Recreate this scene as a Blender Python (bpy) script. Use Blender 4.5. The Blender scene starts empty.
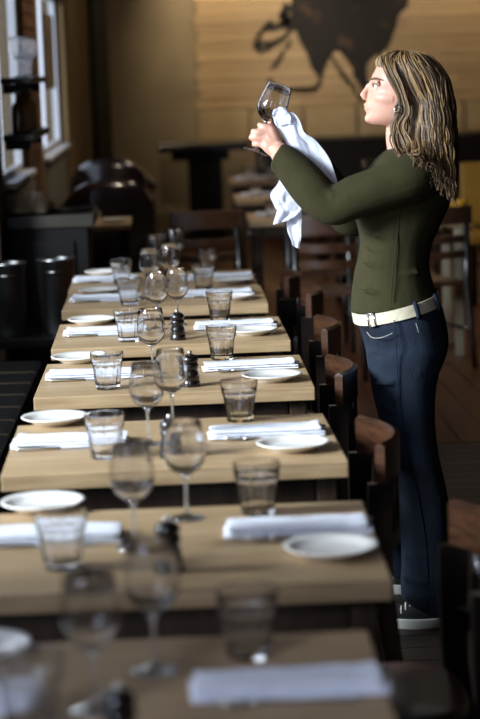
import bpy, bmesh, math, random
from mathutils import Vector, Matrix
random.seed(7)
scene = bpy.context.scene
col = scene.collection
PI = math.pi

# ------------------------------------------------------------------ camera
F = 2000.0
CAM = Vector((0, 0, 1.60))
YAW, PITCH, ROLL = math.radians(1.78), math.radians(8.30), math.radians(1.94)
fw = Vector((math.sin(YAW)*math.cos(PITCH), math.cos(YAW)*math.cos(PITCH), -math.sin(PITCH)))
rr = Vector((math.cos(YAW), -math.sin(YAW), 0))
dd = fw.cross(rr)
rt = rr*math.cos(ROLL) + dd*math.sin(ROLL)
dn = -rr*math.sin(ROLL) + dd*math.cos(ROLL)
cd = bpy.data.cameras.new('camera')
cam = bpy.data.objects.new('camera', cd)
col.objects.link(cam)
cam.matrix_world = Matrix(((rt.x, -dn.x, -fw.x, CAM.x), (rt.y, -dn.y, -fw.y, CAM.y), (rt.z, -dn.z, -fw.z, CAM.z), (0, 0, 0, 1)))
cd.sensor_fit = 'VERTICAL'
cd.sensor_height = 36
cd.lens = F/719*36
cd.clip_start = 0.05
cd.dof.use_dof = True
cd.dof.focus_distance = 5.8
cd.dof.aperture_fstop = 3.1
cd.dof.aperture_blades = 0
scene.camera = cam

def ray(px, py):
    return fw + rt*((px-240)/F) + dn*((py-359.5)/F)
def on_z(px, py, z):
    r = ray(px, py)
    return CAM + r*((z-CAM.z)/r.z)
def on_y(px, py, y):
    r = ray(px, py)
    return CAM + r*((y-CAM.y)/r.y)
def on_x(px, py, x):
    r = ray(px, py)
    return CAM + r*((x-CAM.x)/r.x)

# ------------------------------------------------------------------ world, light, exposure
w = bpy.data.worlds.new('sky')
scene.world = w
w.use_nodes = True
bg = w.node_tree.nodes['Background']
bg.inputs[0].default_value = (0.74, 0.82, 1.0, 1)
bg.inputs[1].default_value = 1.7

def area(name, loc, target, sx, sy, power, color, spread=180):
    l = bpy.data.lights.new(name, 'AREA')
    l.shape = 'RECTANGLE'; l.size = sx; l.size_y = sy
    l.energy = power; l.color = color; l.spread = math.radians(spread)
    o = bpy.data.objects.new(name, l); col.objects.link(o)
    o.location = loc
    o.rotation_euler = (Vector(target)-Vector(loc)).to_track_quat('-Z', 'Y').to_euler()
    return o
def spot(name, loc, target, power, color, angle, blend=0.8, radius=0.06):
    l = bpy.data.lights.new(name, 'SPOT')
    l.energy = power; l.color = color; l.spot_size = math.radians(angle); l.spot_blend = blend
    l.shadow_soft_size = radius
    o = bpy.data.objects.new(name, l); col.objects.link(o)
    o.location = loc
    o.rotation_euler = (Vector(target)-Vector(loc)).to_track_quat('-Z', 'Y').to_euler()
    return o

WALL_A, WALL_B, BACK, RIGHT, REAR, CEIL = -1.40, -0.80, 19.5, 6.0, -3.0, 3.6
# daylight falling in through the street windows on the left
COOL = (0.84, 0.92, 1.0)
area('daylight_street', (-5.2, 2.7, 3.25), (0.0, 5.2, 0.75), 2.2, 1.8, 1500, COOL)
area('window_daylight_far', (WALL_A-0.35, 7.6, 2.15), (0.6, 7.2, 0.75), 1.6, 1.7, 40, COOL)
area('window_daylight_near', (WALL_A-0.35, 0.4, 2.15), (0.6, 2.2, 0.75), 1.2, 1.7, 110, (0.70, 0.78, 1.0))
# warm picture lights over the mural and added fill spots without fixtures, brightening the back room and far left wall
WARM = (1.0, 0.82, 0.60)
spot('mural_light', (0.55, 18.2, 3.45), (0.75, 19.5, 2.2), 190, WARM, 70)
spot('mural_light', (3.1, 18.2, 3.45), (2.9, 19.5, 1.9), 130, WARM, 85)
spot('warm_fill_spot', (1.2, 15.0, 3.5), (1.0, 14.6, 0.75), 70, WARM, 110)
spot('warm_fill_spot', (2.2, 10.8, 3.5), (2.3, 9.6, 0.0), 40, WARM, 100)
spot('warm_fill_spot', (-0.1, 14.6, 3.5), (-0.4, 19.4, 1.5), 80, WARM, 90)
spot('warm_fill_spot', (0.4, 11.8, 3.5), (-0.6, 12.3, 1.2), 110, WARM, 110)

vs = scene.view_settings
vs.view_transform = 'Standard'; vs.look = 'None'; vs.gamma = 1.0; vs.exposure = 0.0
vs.use_curve_mapping = False
cy = scene.cycles
cy.max_bounces = 14; cy.transparent_max_bounces = 40; cy.transmission_bounces = 12
cy.glossy_bounces = 6; cy.diffuse_bounces = 4
cy.use_denoising = True
cy.sample_clamp_indirect = 6.0
cy.caustics_reflective = False

# ------------------------------------------------------------------ materials
def srgb(r, g, b):
    f = lambda c: (c/255/12.92) if c/255 <= 0.04045 else ((c/255+0.055)/1.055)**2.4
    return (f(r), f(g), f(b), 1)
def mat(name, c1, c2=None, rough=0.5, scale=8, stretch=(1, 1, 1), bump=0.0, bscale=None, metal=0.0, spec=0.5, detail=6,
        contrast=(0.3, 0.7), island=None, sheen=0.0, sss=0.0, coat=0.0):
    m = bpy.data.materials.new(name); m.use_nodes = True
    nt = m.node_tree; p = nt.nodes['Principled BSDF']
    p.inputs['Roughness'].default_value = rough; p.inputs['Metallic'].default_value = metal
    p.inputs['Specular IOR Level'].default_value = spec
    if sheen: p.inputs['Sheen Weight'].default_value = sheen
    if coat: p.inputs['Coat Weight'].default_value = coat; p.inputs['Coat Roughness'].default_value = 0.12
    if sss:
        p.inputs['Subsurface Weight'].default_value = sss
        p.inputs['Subsurface Radius'].default_value = (0.012, 0.005, 0.003)
        p.inputs['Subsurface Scale'].default_value = 1.0
    p.inputs['Base Color'].default_value = c1
    tc = nt.nodes.new('ShaderNodeTexCoord'); mp = nt.nodes.new('ShaderNodeMapping')
    mp.inputs['Scale'].default_value = stretch
    nt.links.new(tc.outputs['Object'], mp.inputs[0])
    if c2:
        n = nt.nodes.new('ShaderNodeTexNoise'); n.inputs['Scale'].default_value = scale; n.inputs['Detail'].default_value = detail
        r = nt.nodes.new('ShaderNodeValToRGB')
        r.color_ramp.elements[0].position, r.color_ramp.elements[1].position = contrast
        r.color_ramp.elements[0].color = c1; r.color_ramp.elements[1].color = c2
        nt.links.new(mp.outputs[0], n.inputs['Vector'])
        nt.links.new(n.outputs['Fac'], r.inputs[0])
        outc = r.outputs[0]
        if island:
            g = nt.nodes.new('ShaderNodeNewGeometry'); mx = nt.nodes.new('ShaderNodeMix'); mx.data_type = 'RGBA'
            r2 = nt.nodes.new('ShaderNodeValToRGB')
            r2.color_ramp.elements[0].color = c1; r2.color_ramp.elements[1].color = island
            r2.color_ramp.elements[0].position = 0.3
            nt.links.new(g.outputs['Random Per Island'], r2.inputs[0])
            mx.inputs[0].default_value = 0.7
            nt.links.new(outc, mx.inputs[6]); nt.links.new(r2.outputs[0], mx.inputs[7])
            outc = mx.outputs[2]
        nt.links.new(outc, p.inputs['Base Color'])
    if bump:
        nb = nt.nodes.new('ShaderNodeTexNoise'); nb.inputs['Scale'].default_value = bscale or scale*3; nb.inputs['Detail'].default_value = 4
        b = nt.nodes.new('ShaderNodeBump'); b.inputs['Strength'].default_value = bump; b.inputs['Distance'].default_value = 0.01
        nt.links.new(mp.outputs[0], nb.inputs['Vector']); nt.links.new(nb.outputs['Fac'], b.inputs['Height'])
        nt.links.new(b.outputs[0], p.inputs['Normal'])
    return m
def objrand(m, amt=0.35):
    """piece-to-piece colour variation by each object's own random number"""
    nt = m.node_tree; p = nt.nodes['Principled BSDF']
    src = p.inputs['Base Color'].links[0].from_socket
    oi = nt.nodes.new('ShaderNodeObjectInfo'); mr = nt.nodes.new('ShaderNodeMapRange')
    mr.inputs['To Min'].default_value = 1-amt; mr.inputs['To Max'].default_value = 1+amt
    nt.links.new(oi.outputs['Random'], mr.inputs[0])
    hv = nt.nodes.new('ShaderNodeHueSaturation')
    nt.links.new(mr.outputs[0], hv.inputs['Value']); nt.links.new(src, hv.inputs['Color'])
    nt.links.new(hv.outputs[0], p.inputs['Base Color'])
    return m
def glass(name, tint=(1, 1, 1, 1), refr=0.0, edge=0.5, base=0.05, power=4.0):
    """clear glass: see-through, slightly refracting, more mirror-like toward its rims"""
    m = bpy.data.materials.new(name); m.use_nodes = True
    nt = m.node_tree; nt.nodes.clear()
    out = nt.nodes.new('ShaderNodeOutputMaterial'); mx = nt.nodes.new('ShaderNodeMixShader')
    lw = nt.nodes.new('ShaderNodeLayerWeight'); lw.inputs['Blend'].default_value = 0.5
    pw = nt.nodes.new('ShaderNodeMath'); pw.operation = 'POWER'; pw.inputs[1].default_value = power
    ma = nt.nodes.new('ShaderNodeMath'); ma.operation = 'MULTIPLY_ADD'; ma.inputs[1].default_value = edge; ma.inputs[2].default_value = base
    nt.links.new(lw.outputs['Facing'], pw.inputs[0]); nt.links.new(pw.outputs[0], ma.inputs[0]); nt.links.new(ma.outputs[0], mx.inputs[0])
    tr = nt.nodes.new('ShaderNodeBsdfTransparent'); tr.inputs[0].default_value = tint
    gl = nt.nodes.new('ShaderNodeBsdfGlossy'); gl.inputs['Roughness'].default_value = 0.04
    if refr > 0:
        rf = nt.nodes.new('ShaderNodeBsdfRefraction'); rf.inputs['IOR'].default_value = 1.45; rf.inputs['Roughness'].default_value = 0.0
        m2 = nt.nodes.new('ShaderNodeMixShader'); m2.inputs[0].default_value = refr
        nt.links.new(tr.outputs[0], m2.inputs[1]); nt.links.new(rf.outputs[0], m2.inputs[2])
        nt.links.new(m2.outputs[0], mx.inputs[1])
    else:
        nt.links.new(tr.outputs[0], mx.inputs[1])
    nt.links.new(gl.outputs[0], mx.inputs[2])
    nt.links.new(mx.outputs[0], out.inputs[0])
    return m

M = {}
M['oak'] = mat('pale_oak', srgb(180, 153, 116), srgb(150, 123, 88), rough=0.42, scale=5, stretch=(1.2, 14, 14), bump=0.05, contrast=(0.35, 0.7))
M['legwood'] = mat('brown_leg_wood', srgb(66, 48, 31), srgb(44, 31, 20), rough=0.5, scale=6, stretch=(8, 8, 1))
M['darkwood'] = mat('dark_stained_wood', srgb(28, 18, 13), srgb(15, 10, 7), rough=0.3, scale=7, stretch=(3, 3, 9), coat=0.4)
M['crest'] = mat('worn_brown_wood', srgb(76, 48, 31), srgb(42, 25, 15), rough=0.28, scale=9, stretch=(2, 2, 9), coat=0.35)
M['blackwood'] = mat('black_wood', srgb(15, 11, 9), srgb(9, 7, 5), rough=0.5, spec=0.2, scale=9)
M['china'] = mat('white_china', srgb(232, 229, 222), rough=0.14, coat=0.3)
M['linen'] = mat('white_linen', srgb(238, 240, 246), srgb(226, 229, 238), rough=0.9, scale=40, bump=0.15, bscale=500)
M['towel'] = mat('white_cotton_towel', srgb(240, 242, 248), srgb(222, 226, 238), rough=0.95, scale=20, bump=0.2, bscale=300)
nt = M['towel'].node_tree; pb_ = nt.nodes['Principled BSDF']; tl_ = nt.nodes.new('ShaderNodeBsdfTranslucent'); mx_ = nt.nodes.new('ShaderNodeMixShader')
tl_.inputs[0].default_value = srgb(238, 240, 248); mx_.inputs[0].default_value = 0.45
nt.links.new(pb_.outputs[0], mx_.inputs[1]); nt.links.new(tl_.outputs[0], mx_.inputs[2]); nt.links.new(mx_.outputs[0], nt.nodes['Material Output'].inputs[0])
M['steel'] = mat('cutlery_steel', srgb(214, 210, 200), rough=0.38, metal=1.0)
M['bucketsteel'] = mat('brushed_steel', srgb(150, 150, 148), rough=0.3, metal=1.0)
M['glass'] = glass('thin_clear_glass', (0.995, 0.996, 0.997, 1), refr=0.95, edge=0.5, base=0.035, power=4.0)
M['glassfoot'] = glass('clear_glass_foot', (0.995, 0.996, 0.997, 1), refr=0.5, edge=0.5, base=0.28, power=2.5)
M['tumbler'] = glass('thick_clear_glass', (0.995, 0.996, 0.997, 1), refr=0.93, edge=0.3, base=0.035)
M['mill'] = mat('black_lacquered_mill', srgb(26, 20, 18), srgb(16, 12, 11), rough=0.25, scale=10, coat=0.5)
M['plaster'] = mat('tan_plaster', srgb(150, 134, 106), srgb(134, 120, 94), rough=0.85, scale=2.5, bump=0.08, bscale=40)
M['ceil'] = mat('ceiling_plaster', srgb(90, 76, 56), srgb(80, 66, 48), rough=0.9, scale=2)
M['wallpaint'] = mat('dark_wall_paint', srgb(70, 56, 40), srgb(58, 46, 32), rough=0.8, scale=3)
M['brick'] = objrand(mat('red_brown_brick', srgb(120, 82, 56), srgb(84, 54, 38), rough=0.9, scale=14, bump=0.4, bscale=60), 0.3)
M['mortar'] = mat('mortar', srgb(112, 98, 78), srgb(92, 80, 62), rough=0.95, scale=30)
M['board'] = objrand(mat('limewashed_board', srgb(192, 166, 124), srgb(148, 120, 84), rough=0.7, scale=4, stretch=(1.2, 8, 12), bump=0.1), 0.16)
M['ink'] = mat('black_paint', srgb(30, 23, 17), srgb(112, 84, 54), rough=0.8, scale=5, detail=8, contrast=(0.58, 0.80))
M['cream'] = mat('cream_upholstery', srgb(180, 156, 116), srgb(160, 138, 100), rough=0.8, scale=4)
M['plank'] = objrand(mat('red_brown_floorboard', srgb(104, 56, 32), srgb(64, 33, 19), rough=0.36, scale=3, stretch=(10, 1, 10), bump=0.08), 0.35)
M['greyplank'] = objrand(mat('worn_grey_board', srgb(56, 42, 32), srgb(24, 18, 14), rough=0.5, scale=9, stretch=(1.5, 12, 10), bump=0.25, contrast=(0.4, 0.62)), 0.3)
M['subfloor'] = mat('dark_gap', srgb(16, 11, 8), rough=0.9)
M['whitepaint'] = mat('white_painted_wood', srgb(205, 208, 214), rough=0.5)
M['greypaint'] = mat('grey_painted_panel', srgb(128, 126, 118), srgb(108, 106, 98), rough=0.7, scale=3)
M['tanpanel'] = mat('tan_wall_panel', srgb(140, 114, 78), srgb(112, 90, 58), rough=0.8, scale=3, stretch=(4, 4, 0.3))
M['greenpipe'] = mat('dark_green_paint', srgb(84, 82, 66), srgb(70, 68, 54), rough=0.7, scale=3)
M['stone'] = mat('dark_olive_stone', srgb(48, 45, 34), srgb(38, 35, 26), rough=0.4, scale=9)
M['fabricdark'] = mat('dark_upholstery', srgb(17, 14, 11), srgb(11, 9, 8), rough=0.9, scale=12, spec=0.2)
M['piping'] = mat('grey_piping', srgb(120, 104, 82), rough=0.7)
M['leather'] = mat('black_purple_leather', srgb(34, 24, 30), srgb(22, 16, 20), rough=0.22, scale=8, coat=0.3)
M['cloth_beige'] = mat('beige_linen', srgb(186, 168, 140), srgb(140, 122, 98), rough=0.9, scale=12)
M['yellow'] = mat('mustard_vinyl', srgb(170, 124, 24), srgb(148, 104, 18), rough=0.5, scale=5)
M['amber'] = mat('amber_juice', srgb(200, 130, 30), rough=0.3)
M['mint'] = mat('pale_painted_leg', srgb(138, 128, 106), rough=0.6)
M['skin'] = mat('skin', srgb(204, 156, 132), srgb(190, 138, 116), rough=0.5, scale=9, sss=0.15)
M['lip'] = mat('lips', srgb(186, 122, 108), rough=0.35)
M['eyewhite'] = mat('eye_white', srgb(225, 220, 215), rough=0.15)
M['iris'] = mat('iris', srgb(50, 44, 36), rough=0.1)
M['brow'] = mat('brow_hair', srgb(94, 70, 46), rough=0.7)
M['hair'] = mat('dirty_blonde_hair', srgb(66, 48, 30), srgb(112, 86, 54), rough=0.5, scale=14, stretch=(3, 3, 0.6), island=srgb(168, 132, 84), bump=0.3, bscale=120)
M['shirt'] = mat('olive_jersey', srgb(54, 50, 28), srgb(45, 42, 23), rough=0.95, scale=14, spec=0.2, bump=0.12, bscale=60)
M['denim'] = mat('blue_denim', srgb(40, 50, 64), srgb(16, 21, 30), rough=0.95, spec=0.2, scale=5, contrast=(0.3, 0.66), bump=0.2, bscale=180)
M['stitch'] = mat('pale_thread', srgb(130, 128, 120), rough=0.9)
M['belt'] = mat('cream_leather_belt', srgb(216, 206, 180), srgb(196, 184, 154), rough=0.6, scale=30, bump=0.15)
M['canvas'] = mat('black_canvas', srgb(24, 22, 24), srgb(16, 15, 17), rough=0.9, scale=30)
M['rubber'] = mat('white_rubber', srgb(224, 222, 214), rough=0.6)
M['silver'] = mat('silver', srgb(220, 218, 212), rough=0.18, metal=1.0)
M['pane'] = glass('window_glass', (0.97, 0.98, 0.99, 1), edge=0.1, base=0.03)

# ------------------------------------------------------------------ mesh helpers
def link_mesh(name, bm, m, parent=None, smooth=True, loc=None, auto=None):
    me = bpy.data.meshes.new(name)
    bm.normal_update(); bm.to_mesh(me); bm.free()
    if m: me.materials.append(m)
    if smooth:
        me.polygons.foreach_set('use_smooth', [True]*len(me.polygons))
        if auto is not None:
            me.set_sharp_from_angle(angle=math.radians(auto))
    o = bpy.data.objects.new(name, me); col.objects.link(o)
    if parent: o.parent = parent
    if loc is not None: o.location = loc
    return o
def tag(o, label=None, cat=None, group=None, kind=None):
    if label: o['label'] = label
    if cat: o['category'] = cat
    if group: o['group'] = group
    if kind: o['kind'] = kind
    return o
def empty(name, loc=(0, 0, 0), rz=0.0):
    o = bpy.data.objects.new(name, None); col.objects.link(o)
    o.location = loc; o.rotation_euler = (0, 0, rz); o.empty_display_size = 0.05
    return o
def copy_tree(o, parent=None):
    c = o.copy(); col.objects.link(c); c.parent = parent
    for ch in list(o.children):
        copy_tree(ch, c)
    return c
def box(bm, x0, x1, y0, y1, z0, z1, bev=0.0):
    t = bmesh.new()
    vs_ = [t.verts.new(p) for p in ((x0, y0, z0), (x1, y0, z0), (x1, y1, z0), (x0, y1, z0), (x0, y0, z1), (x1, y0, z1), (x1, y1, z1), (x0, y1, z1))]
    for f in ((3, 2, 1, 0), (4, 5, 6, 7), (0, 1, 5, 4), (1, 2, 6, 5), (2, 3, 7, 6), (3, 0, 4, 7)):
        t.faces.new([vs_[i] for i in f])
    if bev > 0:
        bmesh.ops.bevel(t, geom=list(t.edges), offset=bev, segments=2, profile=0.6, affect='EDGES')
    merge(bm, t)
    return bm
def merge(bm, t):
    mp = {}
    for v in t.verts: mp[v] = bm.verts.new(v.co)
    for f in t.faces: bm.faces.new([mp[v] for v in f.verts])
    t.free()
def boxo(name, m, parent, x0, x1, y0, y1, z0, z1, bev=0.004):
    return link_mesh(name, box(bmesh.new(), x0, x1, y0, y1, z0, z1, bev), m, parent, smooth=False)
def lathe(bm, prof, seg=32, center=(0, 0, 0), facet=None):
    """prof: list of (r, z); facet(z, ang) -> radius factor"""
    cx, cyy, cz = center
    rings = []
    for r, z in prof:
        if r < 1e-6:
            rings.append([bm.verts.new((cx, cyy, cz+z))])
        else:
            rings.append([bm.verts.new((cx+r*(facet(z, 2*PI*i/seg, r) if facet else 1)*math.cos(2*PI*i/seg),
                                        cyy+r*(facet(z, 2*PI*i/seg, r) if facet else 1)*math.sin(2*PI*i/seg), cz+z)) for i in range(seg)])
    for a, b in zip(rings, rings[1:]):
        if len(a) == 1 and len(b) == 1: continue
        for i in range(seg):
            j = (i+1) % seg
            if len(a) == 1: bm.faces.new((a[0], b[j], b[i]))
            elif len(b) == 1: bm.faces.new((a[i], a[j], b[0]))
            else: bm.faces.new((a[i], a[j], b[j], b[i]))
    return bm
def loft(bm, rings, caps=True):
    """rings: lists of Vectors with equal counts"""
    rv = [[bm.verts.new(p) for p in r] for r in rings]
    n = len(rings[0])
    for a, b in zip(rv, rv[1:]):
        for i in range(n):
            j = (i+1) % n
            bm.faces.new((a[i], a[j], b[j], b[i]))
    if caps:
        bm.faces.new(list(reversed(rv[0]))); bm.faces.new(rv[-1])
    return bm
def tube(bm, pts, radii, seg=12, flat=1.0, up=None, caps=True):
    pts = [Vector(p) for p in pts]
    if not hasattr(radii, '__len__'): radii = [radii]*len(pts)
    rings = []; u = None
    for i, p in enumerate(pts):
        t = (pts[min(i+1, len(pts)-1)]-pts[max(i-1, 0)]).normalized()
        if u is None:
            u = Vector(up) if up else (Vector((0, 0, 1)) if abs(t.z) < 0.9 else Vector((1, 0, 0)))
        u = (u-t*u.dot(t)).normalized(); v = t.cross(u)
        rings.append([p+u*(math.cos(2*PI*k/seg)*radii[i]*flat)+v*(math.sin(2*PI*k/seg)*radii[i]) for k in range(seg)])
    return loft(bm, rings, caps)
def smooth_path(pts, n=8):
    """catmull-rom through points (Vectors or tuples of any length)"""
    P = [tuple(p) for p in pts]; out = []
    for i in range(len(P)-1):
        p0, p1, p2, p3 = P[max(i-1, 0)], P[i], P[i+1], P[min(i+2, len(P)-1)]
        for k in range(n):
            t = k/n
            out.append(tuple(0.5*((2*b)+(-a+c)*t+(2*a-5*b+4*c-d)*t*t+(-a+3*b-3*c+d)*t**3) for a, b, c, d in zip(p0, p1, p2, p3)))
    out.append(P[-1])
    return out
def curved_rail(bm, arc, z0, z1, thick, lean=0.0, zbend=0.0):
    """board following a plan curve; arc: list of (x, y, nx, ny)"""
    rings = []
    for (x, y, nx, ny) in arc:
        rings.append([Vector((x+lean*(z0)-nx*thick/2, y-ny*thick/2, z0)), Vector((x+lean*z0+nx*thick/2, y+ny*thick/2, z0)),
                      Vector((x+lean*z1+nx*thick/2, y+ny*thick/2, z1-0.004)), Vector((x+lean*z1, y, z1+0.003)),
                      Vector((x+lean*z1-nx*thick/2, y-ny*thick/2, z1-0.004))])
    return loft(bm, rings)

# ------------------------------------------------------------------ the room
def struct(name, bm, m, **k):
    return tag(link_mesh(name, bm, m, smooth=False), kind='structure', **k)
bm = bmesh.new(); box(bm, WALL_A-0.3, RIGHT+0.2, REAR-0.2, BACK+0.2, -0.14, -0.022)
floor = struct('floor', bm, M['subfloor'])
# red-brown boards run into the back room, worn grey boards run across the front part
SPLIT = 8.3
base_bm = box(bmesh.new(), -0.5, 0.5, -0.5, 0.5, -0.02, 0, 0)
me_plank = bpy.data.meshes.new('plank'); base_bm.to_mesh(me_plank); base_bm.free(); me_plank.materials.append(M['plank'])
me_gplank = me_plank.copy(); me_gplank.materials.clear(); me_gplank.materials.append(M['greyplank'])
def piece(name, me, parent, loc, dims):
    o = bpy.data.objects.new(name, me); col.objects.link(o); o.parent = parent; o.location = loc; o.scale = dims
    return o
x = WALL_A+0.02; k = 0
while x < RIGHT-0.05:
    wd = 0.135
    cuts = [SPLIT+0.003] + [SPLIT+1.2+(k*1.37) % 2.4+i*3.6 for i in range(4) if SPLIT+1.2+(k*1.37) % 2.4+i*3.6 < BACK-0.4] + [BACK-0.01]
    for a, b in zip(cuts, cuts[1:]):
        piece('plank', me_plank, floor, (x+wd/2, (a+b)/2, 0), (wd-0.005, b-a-0.004, 1))
    x += wd; k += 1
y = 1.2; k = 0
while y < SPLIT-0.01:
    wd = min(0.118, SPLIT-y)
    x0 = WALL_A+0.02
    for xe in (0.4+(k*0.61) % 1.1, 2.6+(k*0.43) % 0.9, RIGHT-0.02):
        piece('plank', me_gplank, floor, ((x0+xe)/2, y+wd/2, 0), (xe-x0-0.004, wd-0.006, 1)); x0 = xe
    y += wd; k += 1
piece('plank', me_gplank, floor, ((WALL_A+RIGHT)/2, (REAR+1.2)/2, 0), (RIGHT-WALL_A-0.1, 1.2-REAR-0.02, 1))

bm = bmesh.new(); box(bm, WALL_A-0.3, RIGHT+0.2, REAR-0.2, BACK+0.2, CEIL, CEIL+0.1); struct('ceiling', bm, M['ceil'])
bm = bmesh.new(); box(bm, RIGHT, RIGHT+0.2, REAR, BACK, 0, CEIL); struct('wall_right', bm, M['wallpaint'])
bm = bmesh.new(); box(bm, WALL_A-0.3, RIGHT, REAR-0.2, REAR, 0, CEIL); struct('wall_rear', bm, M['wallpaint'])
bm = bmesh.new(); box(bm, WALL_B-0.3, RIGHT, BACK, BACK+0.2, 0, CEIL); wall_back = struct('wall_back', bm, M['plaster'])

def window_wall(name, x, thick, y0, y1, wins, m, sillz):
    bm = bmesh.new(); cur = y0
    for (a, b, z0, z1) in wins:
        if a > cur: box(bm, x-thick, x, cur, a, 0, CEIL)
        box(bm, x-thick, x, a, b, 0, z0); box(bm, x-thick, x, a, b, z1, CEIL); cur = b
    if cur < y1: box(bm, x-thick, x, cur, y1, 0, CEIL)
    return struct(name, bm, m)
WA = [(-0.4, 1.2, 1.05, 3.1), (3.2, 6.2, 1.05, 3.1), (6.7, 8.5, 1.05, 3.1)]
window_wall('wall_left', WALL_A, 0.28, REAR, 9.2, WA, M['wallpaint'], 1.05)
bm = bmesh.new(); box(bm, WALL_A-0.28, WALL_B, 9.2, 9.4, 0, CEIL); struct('wall_return', bm, M['wallpaint'])
WB = [(9.6, 11.1, 1.06, 3.1), (12.45, 15.0, 1.06, 3.1)]
wall_b = window_wall('wall_far_left', WALL_B, 0.12, 9.4, BACK, WB, M['mortar'], 1.02)
wn = 0
def window_unit(x, thick, a, b, z0, z1):
    global wn
    wn += 1
    o = empty('window_%d' % wn, (x-thick, (a+b)/2, z0)); tag(o, kind='structure')
    L = (b-a)/2; H = z1-z0; xx = 0.07 if thick > 0.2 else 0.085
    def bar(nm, y0, y1, zz0, zz1, t=0.04): boxo(nm, M['whitepaint'], o, xx-t/2, xx+t/2, y0, y1, zz0, zz1, 0.003)
    bar('window_frame', -L, -L+0.06, 0.0, H); bar('window_frame', L-0.06, L, 0.0, H)
    bar('window_frame', -L+0.06, L-0.06, 0.0, 0.06); bar('window_frame', -L+0.06, L-0.06, H-0.06, H)
    bar('window_frame', -L+0.06, L-0.06, H*0.52, H*0.52+0.05)
    boxo('pane', M['pane'], o, xx-0.003, xx+0.003, -L+0.06, L-0.06, 0.06, H*0.52, 0)
    boxo('pane', M['pane'], o, xx-0.003, xx+0.003, -L+0.06, L-0.06, H*0.52+0.05, H-0.06, 0)
    boxo('window_sill', M['whitepaint'], o, xx+0.03, thick+0.06, -L+0.004, L-0.004, 0.001, 0.028, 0.004)
    return o
for wdef in WA: window_unit(WALL_A, 0.28, *wdef)
for wdef in WB: window_unit(WALL_B, 0.12, *wdef)
# wooden shutter leaf hanging part-way in the far window's reveal
p = boxo('window_shutter', M['darkwood'], None, WALL_B-0.010, WALL_B+0.010, 13.2, 14.25, 1.50, 2.0)
tag(p, 'brown wooden board hanging across the far window on the left', 'shutter')

# brick pier between the two windows of the far left wall
bb = box(bmesh.new(), -0.011, 0.011, -0.5, 0.5, -0.5, 0.5, 0)
me_brick = bpy.data.meshes.new('brick'); bb.to_mesh(me_brick); bb.free(); me_brick.materials.append(M['brick'])
def bricks(y0, y1, z0, z1):
    z = z0; r = 0
    while z < z1-0.02:
        y = y0 - (0.115 if r % 2 else 0)
        while y < y1-0.03:
            a, b = max(y, y0), min(y+0.22, y1)
            if b-a > 0.03:
                piece('brick', me_brick, wall_b, (WALL_B+0.009+random.uniform(-0.003, 0.003), (a+b)/2, z+0.034), (1, b-a-0.012, 0.066))
            y += 0.23
        z += 0.078; r += 1
bricks(11.12, 12.2, 0.85, 2.55)
# smooth surround and panels beyond the bricks
tr = tag(boxo('trim_1', M['tanpanel'], None, WALL_B+0.001, WALL_B+0.02, 12.22, 12.43, 0.0, 3.2), kind='structure')
tr = tag(boxo('trim_2', M['tanpanel'], None, WALL_B+0.001, WALL_B+0.045, 15.02, 18.9, 0.0, CEIL-0.01), kind='structure')
tr = tag(boxo('trim_3', M['greypaint'], None, WALL_B+0.001, WALL_B+0.03, 12.45, 15.0, 0.0, 1.04), kind='structure')
tr = tag(boxo('trim_4', M['greypaint'], None, WALL_B+0.001, WALL_B+0.05, 9.6, 11.1, 0.0, 1.04), kind='structure')
bm = bmesh.new(); tube(bm, [(WALL_B+0.16, 19.3, 0), (WALL_B+0.16, 19.3, CEIL)], 0.085, 16)
tag(link_mesh('trim_5', bm, M['greenpipe']), kind='structure')

# ------------------------------------------------------------------ mural and panelling on the back wall
MX0 = on_y(196, 60, BACK).x
mural = empty('mural', (0, BACK, 0))
tag(mural, 'wide mural of a black horse painted on pale horizontal boards', 'mural')
mz0 = on_y(300, 106, BACK).z
z = mz0; k = 0
mb = box(bmesh.new(), -0.5, 0.5, -0.02, 0, -0.5, 0.5, 0)
me_board = bpy.data.meshes.new('board'); mb.to_mesh(me_board); mb.free(); me_board.materials.append(M['board'])
while z < 3.3:
    x0 = MX0+(-0.012, 0.02, 0.0)[k % 3]; cut = MX0+1.0+(k*0.77) % 1.7
    for a, b in ((x0, cut), (cut, 4.6)):
        piece('board', me_board, mural, ((a+b)/2, -0.004-0.006*(k % 2), z+0.046), (b-a-0.004, 1, 0.086))
    z += 0.09; k += 1
def paint(outline, wobble=0.006, y=-0.031):
    """one painted shape: thin flat polygon just proud of the boards, outline in photo pixels"""
    pts = [on_y(a, b, BACK+y) for a, b in outline]
    sm = smooth_path([tuple(p) for p in pts]+[tuple(pts[0])], 5)[:-1]
    sm = [Vector((p[0]+random.uniform(-wobble, wobble), y, p[2]+random.uniform(-wobble, wobble))) for p in sm]
    bm = bmesh.new()
    f = bm.faces.new([bm.verts.new(p) for p in sm])
    r = bmesh.ops.extrude_face_region(bm, geom=[f])
    for v in [g for g in r['geom'] if isinstance(g, bmesh.types.BMVert)]: v.co.y += 0.004
    bmesh.ops.triangulate(bm, faces=[f for f in bm.faces if len(f.verts) > 4])
    return bm
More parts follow.
